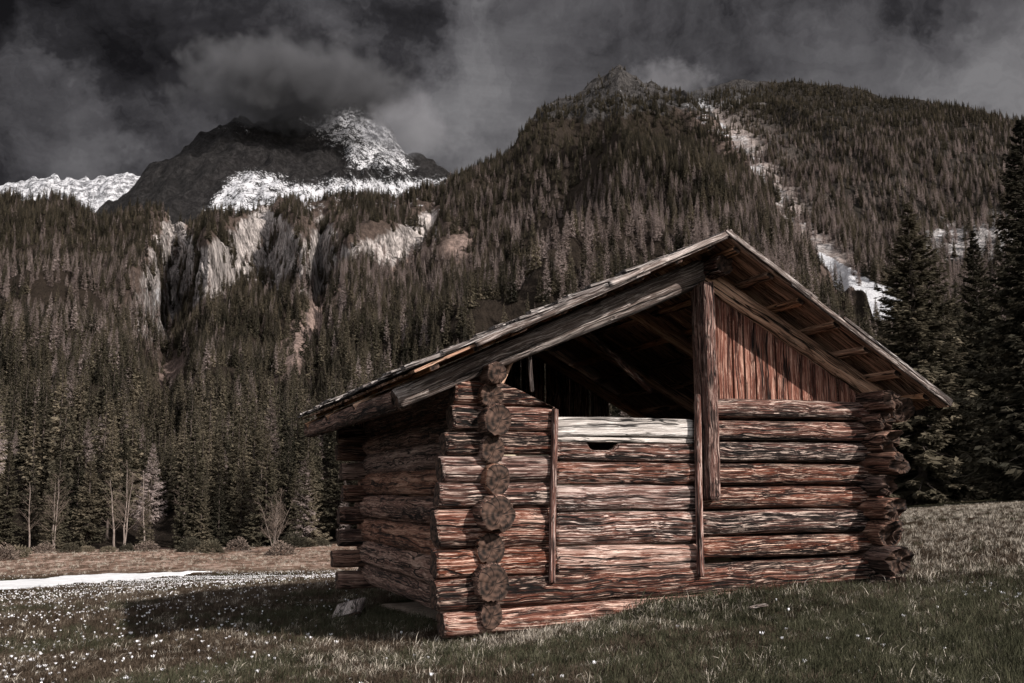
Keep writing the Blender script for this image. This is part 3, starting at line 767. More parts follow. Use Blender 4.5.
def conifer(h, rad, seed, nw, nb, ns, c0=.06, leaf=1.0, width=1.0, droop=.35, powr=.85, gap=.12, thin=1.0, spr=.42):
    """crown triangles + limbs: (V, F) of crown; whorls of drooping boughs carrying sprays"""
    r = np.random.default_rng(seed)
    N = nw * nb
    tz = np.repeat(np.linspace(c0, .985, nw), nb) + r.uniform(-.5, .5, N) / nw
    tz = np.clip(tz, c0, .992)
    az = r.uniform(0, 2 * math.pi, N)
    frac = (tz - c0) / (1 - c0)
    prof = (1 - frac) ** powr * np.clip(frac * 7 + .55, 0, 1)
    lobes = 1 + .22 * np.array([vnoise(math.cos(a) * 1.5, math.sin(a) * 1.5, z * 5, seed) for a, z in zip(az, tz)])
    Lb = rad * prof * lobes * r.uniform(.6, 1.12, N) + .012 * h * (1 - frac)
    keep = r.random(N) > gap; tz, az, Lb, frac = tz[keep], az[keep], Lb[keep], frac[keep]; N = len(tz)
    s = np.sort(r.uniform(.12, 1.0, (N, ns)) ** .75, 1)
    out = np.stack([np.cos(az), np.sin(az), np.zeros(N)], -1)
    side = np.stack([-np.sin(az), np.cos(az), np.zeros(N)], -1)
    up0 = (.45 * frac ** 1.5 - droop * (1 - frac))
    x = Lb[:, None] * s
    zz = (tz * h)[:, None] + x * up0[:, None] - droop * .35 * Lb[:, None] * np.sin(s * math.pi) + .10 * Lb[:, None] * s ** 3
    base = out[:, None] * x[..., None]; base[..., 2] = zz
    sgn = np.where(r.random((N, ns)) < .5, -1, 1)
    ll = leaf * (.25 + .75 * (1 - s)) * Lb[:, None] * spr * r.uniform(.6, 1.3, (N, ns)) + leaf * .016 * h * (1 - .6 * frac[:, None])
    d = out[:, None] * r.uniform(.35, 1.0, (N, ns))[..., None] + side[:, None] * (sgn * r.uniform(.1, 1.1, (N, ns)))[..., None]
    d[..., 2] -= r.uniform(.05, .75, (N, ns)) * (1 - frac[:, None] * .7)
    d /= np.linalg.norm(d, axis=-1)[..., None]
    q = np.cross(d, np.array([0, 0, 1.])) + r.normal(size=d.shape) * .55
    q /= np.linalg.norm(q, axis=-1)[..., None] + 1e-9
    w = (ll * .19 * width)[..., None]
    p0 = base - d * ll[..., None] * .15
    mid = base + d * ll[..., None] * .45
    V = np.stack([p0, mid + q * w, base + d * ll[..., None], mid - q * w], 2).reshape(-1, 3)
    V[:, :2] += r.normal(size=(len(V), 2)) * .002 * h
    F = np.arange(len(V)).reshape(-1, 4)
    # limbs as slender triangles, and a leader
    tip = base[:, -1]; st = np.stack([np.zeros(N), np.zeros(N), tz * h], -1); lw = (.004 * h * (1 - frac * .7) * thin)[:, None]
    LV = np.stack([st + side * lw, st - side * lw, tip], 1).reshape(-1, 3)
    LF = np.arange(len(LV)).reshape(-1, 3)
    return V, F, LV, LF

def conifer_meshes(h, rad, seed, nw, nb, ns, mat, barkm, **kw):
    V, F, LV, LF = conifer(h, rad, seed, nw, nb, ns, **kw)
    crown = mesh_np('crown', V, F, (mat,), True)
    r = np.random.default_rng(seed + 5)
    zt = np.linspace(-.6, h * .985, 12); wob = .004 * h * np.sin(zt * .4 + seed)
    tv, tf = tube(np.stack([wob, wob[::-1] * .5, zt], -1), np.interp(zt, [-.6, 0, .6, h], [.020 * h, .016 * h, .0125 * h, .0012 * h]), 7)
    mb = MB(); mb.add(tv, tf); mb.add(LV, LF)
    trunk = mb.mesh('trunk', (barkm,), True)
    return crown, trunk

def joined(crown, trunk, name):
    """one mesh with two materials, for the far wood"""
    nv = len(crown.vertices); V = np.empty(nv * 3, np.float32); crown.vertices.foreach_get('co', V)
    n2 = len(trunk.vertices); V2 = np.empty(n2 * 3, np.float32); trunk.vertices.foreach_get('co', V2)
    q = np.array([list(p.vertices) for p in crown.polygons])
    t4 = np.array([list(p.vertices) for p in trunk.polygons if len(p.vertices) == 4]) + nv
    t3 = np.array([list(p.vertices) for p in trunk.polygons if len(p.vertices) == 3]) + nv
    mi = np.concatenate([np.zeros(len(q), int), np.ones(len(t4) + len(t3), int)])
    return mesh_np(name, np.concatenate([V, V2]).reshape(-1, 3), [q, t4, t3], (crown.materials[0], trunk.materials[0]), True, mi)

# unit-height forms (h = 1 scaled up by the instance) keep texture scale in metres by building at 20 m
H0 = 20.0
def lod(seed, mat, nw, nb, ns, rad, **kw):
    return conifer_meshes(H0, rad, seed, nw, nb, ns, mat, M_BARK, **kw)
far_spr = [joined(*lod(100 + k, [M_SPR, M_SPR, M_SPRD, M_SPR][k], 26, 8, 6, [2.7, 3.2, 2.5, 3.0][k], width=2.2, leaf=1.35, thin=.5), 'spruce_far') for k in range(4)]
far_lar = [joined(*lod(140 + k, M_LAR, 24, 9, 8, [2.7, 3.1, 2.5][k], width=1.15, leaf=1.15, thin=.6, droop=.1, gap=.2, powr=.8), 'larch_far') for k in range(3)]
mid_spr = [lod(200 + k, [M_SPR, M_SPR, M_SPR, M_SPRD, M_SPR][k], 50, 8, 24, [3.0, 3.5, 2.7, 2.8, 3.7][k], c0=[.05, .12, .22, .08, .03][k], width=1.35, leaf=.95, thin=.6, spr=.28) for k in range(5)]
mid_lar = [lod(240 + k, M_LAR, 44, 8, 18, [2.8, 3.2, 2.5][k], c0=[.2, .3, .25][k], width=.36, leaf=.85, droop=.08, gap=.2, powr=.75) for k in range(3)]

# --- where the trees stand
def larch_share(px, py):
    s = .13 + 0 * px
    s = np.maximum(s, .80 * np.exp(-(((px - 600) / 190) ** 2 + ((py - 240) / 75) ** 2)))
    s = np.maximum(s, .70 * np.exp(-(((px - 60) / 150) ** 2 + ((py - 300) / 60) ** 2)))
    s = np.maximum(s, .72 * np.exp(-(((px - 390) / 140) ** 2 + ((py - 270) / 50) ** 2)))
    s = np.maximum(s, .75 * np.exp(-(((px - 760) / 90) ** 2 + ((py - 290) / 70) ** 2)))
    s = np.maximum(s, .10 * smooth(420, 520, py) * (px < 500))
    return s * smooth(120, 190, py)  # no larches high up; the darker spruces stand in for cloud shadow
def dens_A(px, py, P):
    px, py = wobble(px, py, P)
    n = fbm(P[..., 0] / 70, P[..., 1] / 70, 0, 61, 3)
    d = .032 * np.clip(1 + 1.1 * n, .12, 2)
    d = d * (1 - .97 * in_poly(px, py + 8, CLIFF, 16) * (n < .28))
    for b_ in BARE: d = d * (1 - .94 * in_poly(px, py, b_, 9))
    d = d * (1 - .8 * in_poly(px, py, GULLY, 14))
    d = d * (1 - .93 * smooth(112, 80, py + 20 * n) * smooth(500, 530, px))
    d = d * (1 - .97 * in_poly(px, py, [(806, 240), (850, 240), (905, 285), (915, 345), (850, 345), (815, 300)], 8))
    dist = np.hypot(P[..., 0], P[..., 1])
    d = d * np.interp(dist, [150, 260, 500, 900, 1600], [1.25, 1.35, 1.2, .95, .8])
    return np.clip(d, 0, 1)
def dens_C(px, py, P):
    px, py = wobble(px, py, P)
    n = fbm(P[..., 0] / 90, P[..., 1] / 90, 0, 63, 3)
    d = .026 * (1 + .7 * n) * (1 - .97 * in_poly(px, py, [(815, 250), (838, 264), (868, 280), (899, 292), (908, 330), (860, 340), (818, 290)], 5))
    d = d * (1 - .86 * in_poly(px, py, GUL2, 6) * (fbm(P[..., 0] / 50, P[..., 1] / 50, 0, 19, 2) < .45)) * (1 - .5 * in_poly(px, py, [(905, 262), (930, 215), (1000, 205), (1040, 210), (1040, 270), (960, 275)], 20))
    d = d * (1 - smooth(100, 88, py + 10 * n) * smooth(800, 760, px))
    return np.clip(d, 0, 1)
QA = A.scatter(dens_A, 48000, 3); QC = Cc.scatter(dens_C, 46000, 4)
Q = np.concatenate([QA, QC]); px, py = project(Q)
isl = rng.random(len(Q)) < np.where(np.arange(len(Q)) < len(QA), larch_share(px, py), .55 * smooth(95, 170, py))  # far slope: extra pale larches stand in for haze, spruces on top for cloud shadow
hgt = (rng.uniform(8.5, 20, len(Q)) + 5 * fbm(Q[:, 0] / 45, Q[:, 1] / 45, 0, 88, 2)) * np.where(isl, .92, 1) * np.interp(Q[:, 2], [0, 250, 520, 720], [1, 1, .78, .6])
dist = np.hypot(Q[:, 0], Q[:, 1])
hgt = hgt * np.where(np.arange(len(Q)) >= len(QA), 1.5, np.interp(dist, [500, 1000], [1, 1.25]))
front = dist < 185
hgt = np.where(front, rng.uniform(8, 20, len(Q)), hgt)
print('trees', len(QA), len(QC), isl.sum())

def tree_obj(name, meshes, p, h, label, cat, group=None, wide=1.0, rz=None):
    o = empty(name, (p[0], p[1], p[2]), random.uniform(0, 6.28) if rz is None else rz)
    s = h / H0; o.scale = (s * wide, s * wide, s)
    for nme, me in zip(('crown', 'trunk'), meshes):
        c = bpy.data.objects.new(nme, me); COL.objects.link(c); c.parent = o
    return tag(o, label, cat, group)

vis = (px > -25) & (px < 1050)
near_s = [k for k in np.argsort(dist) if vis[k] and not isl[k]][:290]
near_l = [k for k in np.argsort(dist) if vis[k] and isl[k]][:200]
for k in near_s:
    v = int(rng.integers(5))
    tree_obj('spruce_tree', mid_spr[v], Q[k] - np.array([0, 0, .4]), hgt[k], 'slender olive green spruce standing in the dense wood beyond the meadow', 'tree', 'spruces in the front ranks of the wood', rng.uniform(.85, 1.25))
for k in near_l:
    v = int(rng.integers(3))
    tree_obj('larch_tree', mid_lar[v], Q[k] - np.array([0, 0, .4]), hgt[k] * .95, 'leafless brown larch standing among the spruces beyond the meadow', 'tree', 'bare larches in the front ranks of the wood', rng.uniform(.85, 1.2))

def gn_stuff(name, P, scale, var, sources, rot=None):
    """one object: instances of plain meshes on points"""
    me = bpy.data.meshes.new(name); n = len(P)
    me.vertices.add(n); me.vertices.foreach_set('co', np.asarray(P, np.float32).ravel())
    a = me.attributes.new('size', 'FLOAT_VECTOR', 'POINT'); a.data.foreach_set('vector', np.asarray(scale, np.float32).ravel())
    a = me.attributes.new('pick', 'INT', 'POINT'); a.data.foreach_set('value', np.asarray(var, np.int32))
    if rot is None: rot = np.stack([np.zeros(n), np.zeros(n), rng.uniform(0, 6.28, n)], -1)
    a = me.attributes.new('turn', 'FLOAT_VECTOR', 'POINT'); a.data.foreach_set('vector', np.asarray(rot, np.float32).ravel())
    o = obj(name, me)
    ng = bpy.data.node_groups.new(name, 'GeometryNodeTree')
    ng.interface.new_socket('Geometry', in_out='INPUT', socket_type='NodeSocketGeometry'); ng.interface.new_socket('Geometry', in_out='OUTPUT', socket_type='NodeSocketGeometry')
    gi, go = ng.nodes.new('NodeGroupInput'), ng.nodes.new('NodeGroupOutput')
    g2i = ng.nodes.new('GeometryNodeGeometryToInstance')
    for s in reversed(sources):           # the first link of the multi-input is the last instance
        so = bpy.data.objects.new(s.name, s)
        oi = ng.nodes.new('GeometryNodeObjectInfo'); oi.inputs['Object'].default_value = so
        ng.links.new(oi.outputs['Geometry'], g2i.inputs[0])
    iop = ng.nodes.new('GeometryNodeInstanceOnPoints'); iop.inputs['Pick Instance'].default_value = True
    def attr(nm, t):
        q = ng.nodes.new('GeometryNodeInputNamedAttribute'); q.data_type = t; q.inputs['Name'].default_value = nm
        return q.outputs['Attribute']
    ng.links.new(gi.outputs[0], iop.inputs['Points']); ng.links.new(g2i.outputs[0], iop.inputs['Instance'])
    ng.links.new(attr('pick', 'INT'), iop.inputs['Instance Index']); ng.links.new(attr('size', 'FLOAT_VECTOR'), iop.inputs['Scale'])
    e = ng.nodes.new('FunctionNodeEulerToRotation'); ng.links.new(attr('turn', 'FLOAT_VECTOR'), e.inputs[0]); ng.links.new(e.outputs[0], iop.inputs['Rotation'])
    ng.links.new(iop.outputs[0], go.inputs[0])
    md = o.modifiers.new('scatter', 'NODES'); md.node_group = ng
    return o

rest = np.ones(len(Q), bool); rest[near_s] = False; rest[near_l] = False
for lar, src, nm, lb in ((False, far_spr, 'spruce_forest', 'dense dark spruce wood covering the mountain slopes'), (True, far_lar, 'larch_forest', 'pale brown leafless larches scattered through the far slopes')):
    k = np.where(rest & (isl == lar))[0]
    s = hgt[k] / H0; w = s * rng.uniform(.8, 1.25, len(k))
    tag(gn_stuff(nm, Q[k] - np.array([0, 0, .8]), np.stack([w, w, s], -1), rng.integers(0, len(src), len(k)), src), lb, 'forest', kind='stuff')

# --- the big trees beside and behind the barn
def at(px_, py_, y):
    a, e = ae(px_, py_); return np.array([float(a) * y, y, CAMZ + float(e) * y])
def hero(pxc, ytop, ydist, seed, rad, label, mat=M_SPR, c0=.05, nw=70, nb=10, ns=44, wide=1.0):
    x = at(pxc, 487, ydist); z0 = float(gz(x[0], ydist)); top = at(pxc, ytop, ydist)[2]
    h = top - z0
    ms = conifer_meshes(H0, rad, seed, nw, nb, ns, mat, M_BARK, c0=c0, leaf=.85, width=1.25, gap=.12, spr=.2)
    return tree_obj('spruce_tree', ms, (x[0], ydist, z0 - .1), h, label, 'tree', None, wide)
hero(924, 200, 72, 301, 4.1, 'tall full spruce rising just beyond the right end of the roof', wide=1.3)
hero(990, 228, 76, 302, 3.3, 'slimmer spruce between the tall full spruce and the dark edge tree', c0=.1)
hero(1048, 115, 58, 303, 4.6, 'near black spruce reaching highest at the right border', M_SPRD)
EDGE = [(884, 398, 82, 311, 3.2), (905, 385, 88, 312, 2.8), (952, 330, 84, 313, 2.9), (968, 360, 80, 314, 3.1), (1012, 330, 74, 315, 2.8), (1030, 285, 80, 316, 2.9), (940, 400, 90, 317, 3.4), (1000, 395, 88, 318, 3.3), (865, 420, 96, 319, 3.0), (1060, 250, 66, 320, 3.0), (915, 330, 98, 321, 3.0)]
em = [conifer_meshes(H0, r_, sd, 58, 9, 38, M_SPR, M_BARK, c0=.06, width=1.25, leaf=.85, spr=.2) for (_, _, _, sd, r_) in EDGE[:4]]
for k, (pxc, ytop, yd, sd, r_) in enumerate(EDGE):
    x = at(pxc, 487, yd); z0 = float(gz(x[0], yd)); h = at(pxc, ytop, yd)[2] - z0
    tree_obj('spruce_tree', em[k % 4], (x[0], yd, z0 - .1), h, 'shaded spruce in the dark wood at the far edge of the right meadow', 'tree', 'shaded spruces right of the barn', 1.25 if h < 14 else 1.0)

# --- bare broadleaf trees and bushes along the wood's edge
def bare_tree(h, seed, stems=1, spread=.18, k=5):
    r = np.random.default_rng(seed); tm, cm = MB(), MB()
    for s in range(stems):
        az = r.uniform(0, 6.28); lean = r.uniform(.2, 1) * spread
        hh = h * r.uniform(.75, 1); t = np.linspace(0, 1, 9)
        P = np.stack([math.cos(az) * lean * h * t ** 1.3 + .02 * h * np.cumsum(r.normal(size=9)) / 3, math.sin(az) * lean * h * t ** 1.3 + .02 * h * np.cumsum(r.normal(size=9)) / 3, -.2 + hh * t], -1)
        rad = .011 * h * (1 - .88 * t) / math.sqrt(stems) * 1.3
        tm.add(*tube(P, rad, k))
        for b_ in range(26):
            q = r.uniform(.25, .98); p = np.array([np.interp(q, t, P[:, i]) for i in range(3)])
            a2 = r.uniform(0, 6.28); L = h * .2 * (1.15 - q) * r.uniform(.5, 1.3) + .03 * h
            d = np.array([math.cos(a2), math.sin(a2), r.uniform(.5, 1.4)]); d /= np.linalg.norm(d)
            tt = np.linspace(0, 1, 4)[:, None]; B_ = p + d * L * tt + np.array([0, 0, .12 * L]) * tt ** 2
            cm.add(*tube(B_, .0028 * h * (1.2 - q) * np.array([1, .7, .45, .2]) + .004, 3))
            for c_ in range(4):
                w = r.uniform(.3, 1); p2 = p + d * L * w; d2 = d + r.normal(size=3) * .6; d2[2] = abs(d2[2]); d2 /= np.linalg.norm(d2)
                cm.add(*tube(np.stack([p2, p2 + d2 * L * .28, p2 + d2 * L * .5]), np.array([.012, .008, .004]) * h / 10, 3))
    return cm.mesh('crown', (M_TWIG,), True), tm.mesh('trunk', (M_BIRCH,), True)
def bare_obj(ms, p, s, label, group=None, name='birch_tree', cat='tree'):
    o = empty(name, p, random.uniform(0, 6.28)); o.scale = (s, s, s)
    for nme, me in zip(('crown', 'trunk'), ms):
        c = bpy.data.objects.new(nme, me); COL.objects.link(c); c.parent = o
    return tag(o, label, cat, group)
bts = [bare_tree(10, 400 + k, 1 + k % 2, .06) for k in range(4)]
for k, pxc in enumerate([33, 58, 118, 126, 147, 186, 196, 258, 304]):
    yd = float(edge_y(pxc)) + rng.uniform(-3, 7); x = at(pxc, 487, yd)
    bare_obj(bts[k % 4], (x[0], yd, float(gz(x[0], yd))), rng.uniform(.7, 1.5), 'pale bare stemmed birch along the front of the wood left of the barn', 'bare birches at the wood edge')
for k, (pxc, yd, s) in enumerate([(926, 80, .75), (934, 79, .8), (960, 79, .7)]):
    x = at(pxc, 487, yd); bare_obj(bare_tree(10, 450 + k, 1, .1), (x[0], yd, float(gz(x[0], yd))), s, 'thin bare sapling in front of the dark wood right of the barn', 'bare saplings before the dark right wood')
x = at(276, 487, 136); bare_obj(bare_tree(6, 470, 7, .3), (x[0], 136, float(gz(x[0], 136))), 1.5, 'pale leafless many stemmed bush standing forward of the wood', None, 'bare_bush', 'bush')

def bush(seed, r0=1.2, n=900, mat=M_SPRD):
    r = np.random.default_rng(seed)
    d = r.normal(size=(n, 3)); d[:, 2] = np.abs(d[:, 2]) * .9; d /= np.linalg.norm(d, axis=1)[:, None]
    lob = 1 + .35 * vnoise(d[:, 0] * 2, d[:, 1] * 2, d[:, 2] * 2, seed)
    p = d * (r0 * lob * r.uniform(.35, 1, n) ** .5)[:, None]
    dd = d + r.normal(size=(n, 3)) * .5; dd /= np.linalg.norm(dd, axis=1)[:, None]
    q = np.cross(dd, r.normal(size=(n, 3))); q /= np.linalg.norm(q, axis=1)[:, None]; l = r.uniform(.15, .35, n)[:, None] * r0
    V = np.stack([p, p + dd * l * .5 + q * l * .16, p + dd * l, p + dd * l * .5 - q * l * .16], 1).reshape(-1, 3)
    return mesh_np('bush', V, np.arange(len(V)).reshape(-1, 4), (mat,), True)
bms = [bush(500, mat=M_SPR), bush(501), bush(502, mat=M_TWIG)]
for k, (pxc, yd, s) in enumerate([(20, 128, 1.3), (48, 139, 1.0), (74, 140, 1.1), (112, 141, .9), (150, 144, 1.2), (196, 140, 1.6), (214, 138, 1.5), (284, 131, 1.5), (296, 146, 1.7), (310, 147, 1.2), (240, 143, 1.3), (130, 143, .9), (90, 142, .8), (8, 125, 1.4), (322, 148, 1.1), (890, 83, 1.0), (905, 83, .8), (980, 80, 1.0), (996, 79, .9), (948, 82, .8)]):
    x = at(pxc, 487, yd); o = obj('bush', bms[(k * 2) % 3], None, (x[0], yd, float(gz(x[0], yd))), (0, 0, random.uniform(0, 6)))
    o.scale = (s, s, s * rng.uniform(.7, 1))
    if pxc < 500: tag(o, 'low dark scrubby bush on the brown bank below the wood', 'bush', 'scrub bushes along the left bank')
    else: tag(o, 'low shaded bush at the foot of the right wood', 'bush', 'scrub bushes under the right wood')

# ------------------------------------------------------------------ GRASS AND FLOWERS
def blades(seed, n, rad, hmin, hmax, w, lean, mat):
    r = np.random.default_rng(seed)
    p = r.normal(size=(n, 2)) * rad; az = r.uniform(0, 6.28, n); h = r.uniform(hmin, hmax, n); ln = r.uniform(.1, 1, n) * lean
    d = np.stack([np.cos(az), np.sin(az)], -1); sd = np.stack([-np.sin(az + .6), np.cos(az + .6)], -1) * w * r.uniform(.6, 1.2, n)[:, None]
    z0 = np.full((n, 1), -.01)
    b0 = np.concatenate([p - sd, z0], 1); b1 = np.concatenate([p + sd, z0], 1)
    m_ = p + d * (ln * h * .4)[:, None]; hz = (h * .62)[:, None]
    m0 = np.concatenate([m_ - sd * .8, hz], 1); m1 = np.concatenate([m_ + sd * .8, hz], 1)
    tp = np.concatenate([p + d * (ln * h * 1.15)[:, None], (h * (1 - .25 * ln))[:, None]], 1)
    V = np.stack([b0, b1, m1, m0, tp], 1).reshape(-1, 3); i = np.arange(n)[:, None] * 5
    return mesh_np('tuft', V, [np.concatenate([i, i + 1, i + 2, i + 3], 1), np.concatenate([i + 3, i + 2, i + 4], 1)], (mat,), True)
def grass_mat(name, cols):
    m, nt, b = newmat(name)
    rnd = nt.nodes.new('ShaderNodeObjectInfo').outputs['Random']
    tc = nt.nodes.new('ShaderNodeNewGeometry').outputs['Position']
    n = noise(nt, tc, 70, 1, .5)
    rnd = ramp(nt, mth(nt, 'ADD', mth(nt, 'MULTIPLY', noise(nt, tc, 9.0, 1, .5), .6), mth(nt, 'MULTIPLY', noise(nt, tc, .9, 3, .6), .4)), [(.33, g3(0)), (.67, g3(1))])
    c = ramp(nt, mth(nt, 'ADD', mth(nt, 'MULTIPLY', rnd, .6), mth(nt, 'MULTIPLY', mth(nt, 'SUBTRACT', n, .3), .9), clamp=True), [(i / (len(cols) - 1), c) for i, c in enumerate(cols)])
    nt.links.new(c, b.inputs['Base Color']); b.inputs['Roughness'].default_value = .8; b.inputs['Specular IOR Level'].default_value = .03
    return m
G_GREEN = grass_mat('green_grass', [(.010, .0105, .006), (.024, .0245, .0145), (.050, .048, .030), (.13, .12, .085)])
G_DRY = grass_mat('dry_grass', [(.012, .008, .0055), (.029, .0205, .0145), (.066, .050, .037), (.20, .16, .125)])
G_PALE = grass_mat('pale_grass', [(.16, .14, .11), (.33, .29, .24), (.55, .50, .44)])
tufts = [blades(1, 34, .045, .05, .11, .0022, .9, G_GREEN), blades(2, 30, .05, .03, .09, .0022, 1.3, G_DRY), blades(3, 30, .05, .03, .08, .002, 1.6, G_DRY), blades(4, 22, .04, .05, .12, .0022, 1.5, G_PALE), blades(5, 40, .06, .06, .16, .0024, .8, G_GREEN)]
def sample_ground(n, y0, y1, seed, amax=1.13):
    r = np.random.default_rng(seed)
    y = np.sqrt(r.uniform(y0 ** 2, y1 ** 2, n)); x = y * r.uniform(-.5 * amax * 1.0, .5 * amax, n)
    u = (x - CX) * math.cos(BR) + (y - CY) * math.sin(BR); v = -(x - CX) * math.sin(BR) + (y - CY) * math.cos(BR)
    gx_, gy_ = project(np.stack([x, y, gz(x, y)], -1))
    ok = ~(((u > -.05) & (u < 3.9) & (v > -.08) & (v < 4.8)) | (in_poly(gx_, gy_, outline, 1) > .5))
    return x[ok], y[ok], u[ok], v[ok]
GP, GS, GV, GR = [], [], [], []
for (n, y0, y1, sc, sd) in ((52000, 4.2, 10.5, 1.0, 1), (34000, 10.5, 20, 1.15, 2), (30000, 20, 45, 1.15, 3), (16000, 45, 96, 1.2, 4), (14000, 96, 150, 1.3, 5)):
    x, y, u, v = sample_ground(n, y0, y1, sd)
    r = np.random.default_rng(sd + 30)
    patch = fbm(x * .8, y * .8, 0, 15, 3); p2 = fbm(x * 2.5, y * 2.5, 0, 16, 2)
    green = .30 + .9 * patch + .22 * smooth(.5, 3.5, x) * (y < 10) - .25 * smooth(-1, -4, x) - .3 * (y > 13) - .35 * ((y > 10.3) & (x > 3))
    pale = .035 + .13 * ((y > 11) & (x > 4)) + .30 * np.exp(-((u - .9) / 1.3) ** 2 - ((v + .45) / .35) ** 2) + .15 * np.exp(-((x - 4.6) ** 2 + (y - 10.) ** 2)) + .12 * np.exp(-((x + 1.0) / .9) ** 2 - ((y - 7.6) / .5) ** 2)
    q = r.random(len(x)); var = np.where(q < pale, 3, np.where(r.random(len(x)) < green, np.where(r.random(len(x)) < .25, 4, 0), r.integers(1, 3, len(x))))
    aw = 512 + 1010 * x / y; band = (y > .62 * edge_y(aw)) & (aw > 560); bk = (y > .62 * edge_y(aw)) & (aw < 560)
    var = np.where(band, np.where(r.random(len(x)) < .8, 0, 1), var); var = np.where((y > 20) & (y < 60) & (aw > 560) & (r.random(len(x)) < .5), r.choice([1, 3], len(x)), var)
    var = np.where(bk, r.choice([1, 2, 3], len(x)), var); sc = sc * np.where(bk, 2.6, 1.0)
    s = sc * .78 * r.uniform(.5, 1.15, len(x)) * (1 + .25 * p2)
    s *= 1 + .55 * np.exp(-((v + .35) / .28) ** 2) * ((u > 1.2) & (u < 4.2))
    keep = r.random(len(x)) < (.9 + .3 * p2)
    P = np.stack([x, y, gz(x, y)], -1)
    rot = np.stack([r.normal(size=len(x)) * .2, r.normal(size=len(x)) * .2, r.uniform(0, 6.28, len(x))], -1)
    GP.append(P[keep]); GS.append(np.repeat(s[keep][:, None], 3, 1)); GV.append(var[keep]); GR.append(rot[keep])
tag(gn_stuff('grass', np.concatenate(GP), np.concatenate(GS), np.concatenate(GV), tufts, np.concatenate(GR)), 'short green and straw coloured meadow grass', 'grass', kind='stuff')

# crocuses
mw, nt, b = newmat('white_petal'); b.inputs['Base Color'].default_value = (.80, .79, .82, 1); b.inputs['Roughness'].default_value = .6
ms_, nt, b = newmat('pale_stem'); b.inputs['Base Color'].default_value = (.32, .34, .22, 1)
def crocus(seed, opened):
    r = np.random.default_rng(seed); mb = MB(); Fm = []
    tv, tf = tube([(0, 0, -.01), (.002, 0, .025), (.003, 0, .05)], [.002, .002, .003], 5); mb.add(tv, tf); ns_ = len(tf)
    for k in range(6):
        a = k * math.pi / 3 + r.uniform(-.1, .1); o_ = opened * (1 if k % 2 else .7)
        d = np.array([math.cos(a), math.sin(a), 0]); sd = np.array([-math.sin(a), math.cos(a), 0])
        prof = [(.003, .05, .004), (.011 + .006 * o_, .062, .009), (.012 + .014 * o_, .078, .009), (.008 + .022 * o_, .092, .001)]
        V = []
        for (rr, z, w) in prof: V += [d * rr - sd * w + np.array([0, 0, z]), d * rr * 1.12 + np.array([0, 0, z - .001]), d * rr + sd * w + np.array([0, 0, z])]
        F = []
        for i in range(3):
            for j in range(2): F.append((i * 3 + j, i * 3 + j + 1, i * 3 + j + 4, i * 3 + j + 3))
        mb.add(V, F)
    V = np.concatenate(mb.V); F = np.concatenate(mb.F[4])
    return mesh_np('crocus', V, F, (ms_, mw), True, np.concatenate([np.zeros(ns_, int), np.ones(len(F) - ns_, int)]))
cms = [crocus(1, .2), crocus(2, .7), crocus(3, 1.1)]
def crocus_density(x, y):
    p, q = project(np.stack([x, y, gz(x, y)], -1))
    d = .7 * in_poly(p, q, [(-60, 590), (100, 588), (230, 576), (335, 574), (335, 584), (220, 600), (110, 640), (60, 683), (-60, 700)], 30)
    d = np.maximum(d, .30 * in_poly(p, q, [(-60, 590), (335, 580), (330, 640), (300, 690), (-60, 690)], 30))
    d = np.maximum(d, 1.0 * in_poly(p, q, [(-60, 586), (150, 578), (340, 570), (340, 580), (150, 590), (-60, 600)], 8))
    d = np.maximum(d, .09 * in_poly(p, q, [(330, 645), (600, 630), (1040, 600), (1040, 700), (330, 700)], 20))
    d = np.maximum(d, .55 * in_poly(p, q, [(935, 588), (1040, 596), (1040, 616), (960, 606)], 10))
    return d * (.55 + .9 * np.clip(fbm(x * .7, y * .7, 0, 44, 3), -.5, .6))
CPs = []
for (n, y0, y1, sd) in ((5600, 5.0, 11, 5), (22000, 11, 30, 6), (60000, 30, 96, 7)):
    x, y, u, v = sample_ground(n, y0, y1, sd); r = np.random.default_rng(sd)
    k = r.random(len(x)) < crocus_density(x, y); CPs.append(np.stack([x[k], y[k], gz(x[k], y[k])], -1))
CP = np.concatenate(CPs); cpx, cpy = project(CP + np.array([0, 0, .08])); vis = (cpx > 2) & (cpx < 1022) & (cpy < 681)
order = np.argsort(np.hypot(CP[:, 0], CP[:, 1])); nearc = [k for k in order if vis[k]][:300]
print('crocus', len(CP))
for k in nearc:
    o = obj('crocus', cms[int(rng.integers(3))], None, CP[k], (rng.normal() * .15, rng.normal() * .15, rng.uniform(0, 6)))
    s = rng.uniform(.34, .60); o.scale = (s, s, s)
    tag(o, 'small white crocus flower standing in the near meadow grass', 'flower', 'white crocuses in the near meadow')
far = np.ones(len(CP), bool); far[nearc] = False
kf = np.where(far)[0]; dk = np.hypot(CP[kf, 0], CP[kf, 1]); s = np.interp(dk, [8, 30, 120], [.42, .48, .95])[:, None] * rng.uniform(.8, 1.3, (len(kf), 1))
tag(gn_stuff('crocus_carpet', CP[kf], np.repeat(s, 3, 1), rng.integers(0, 3, len(kf)), cms), 'distant carpet of tiny white crocuses', 'flowers', kind='stuff')

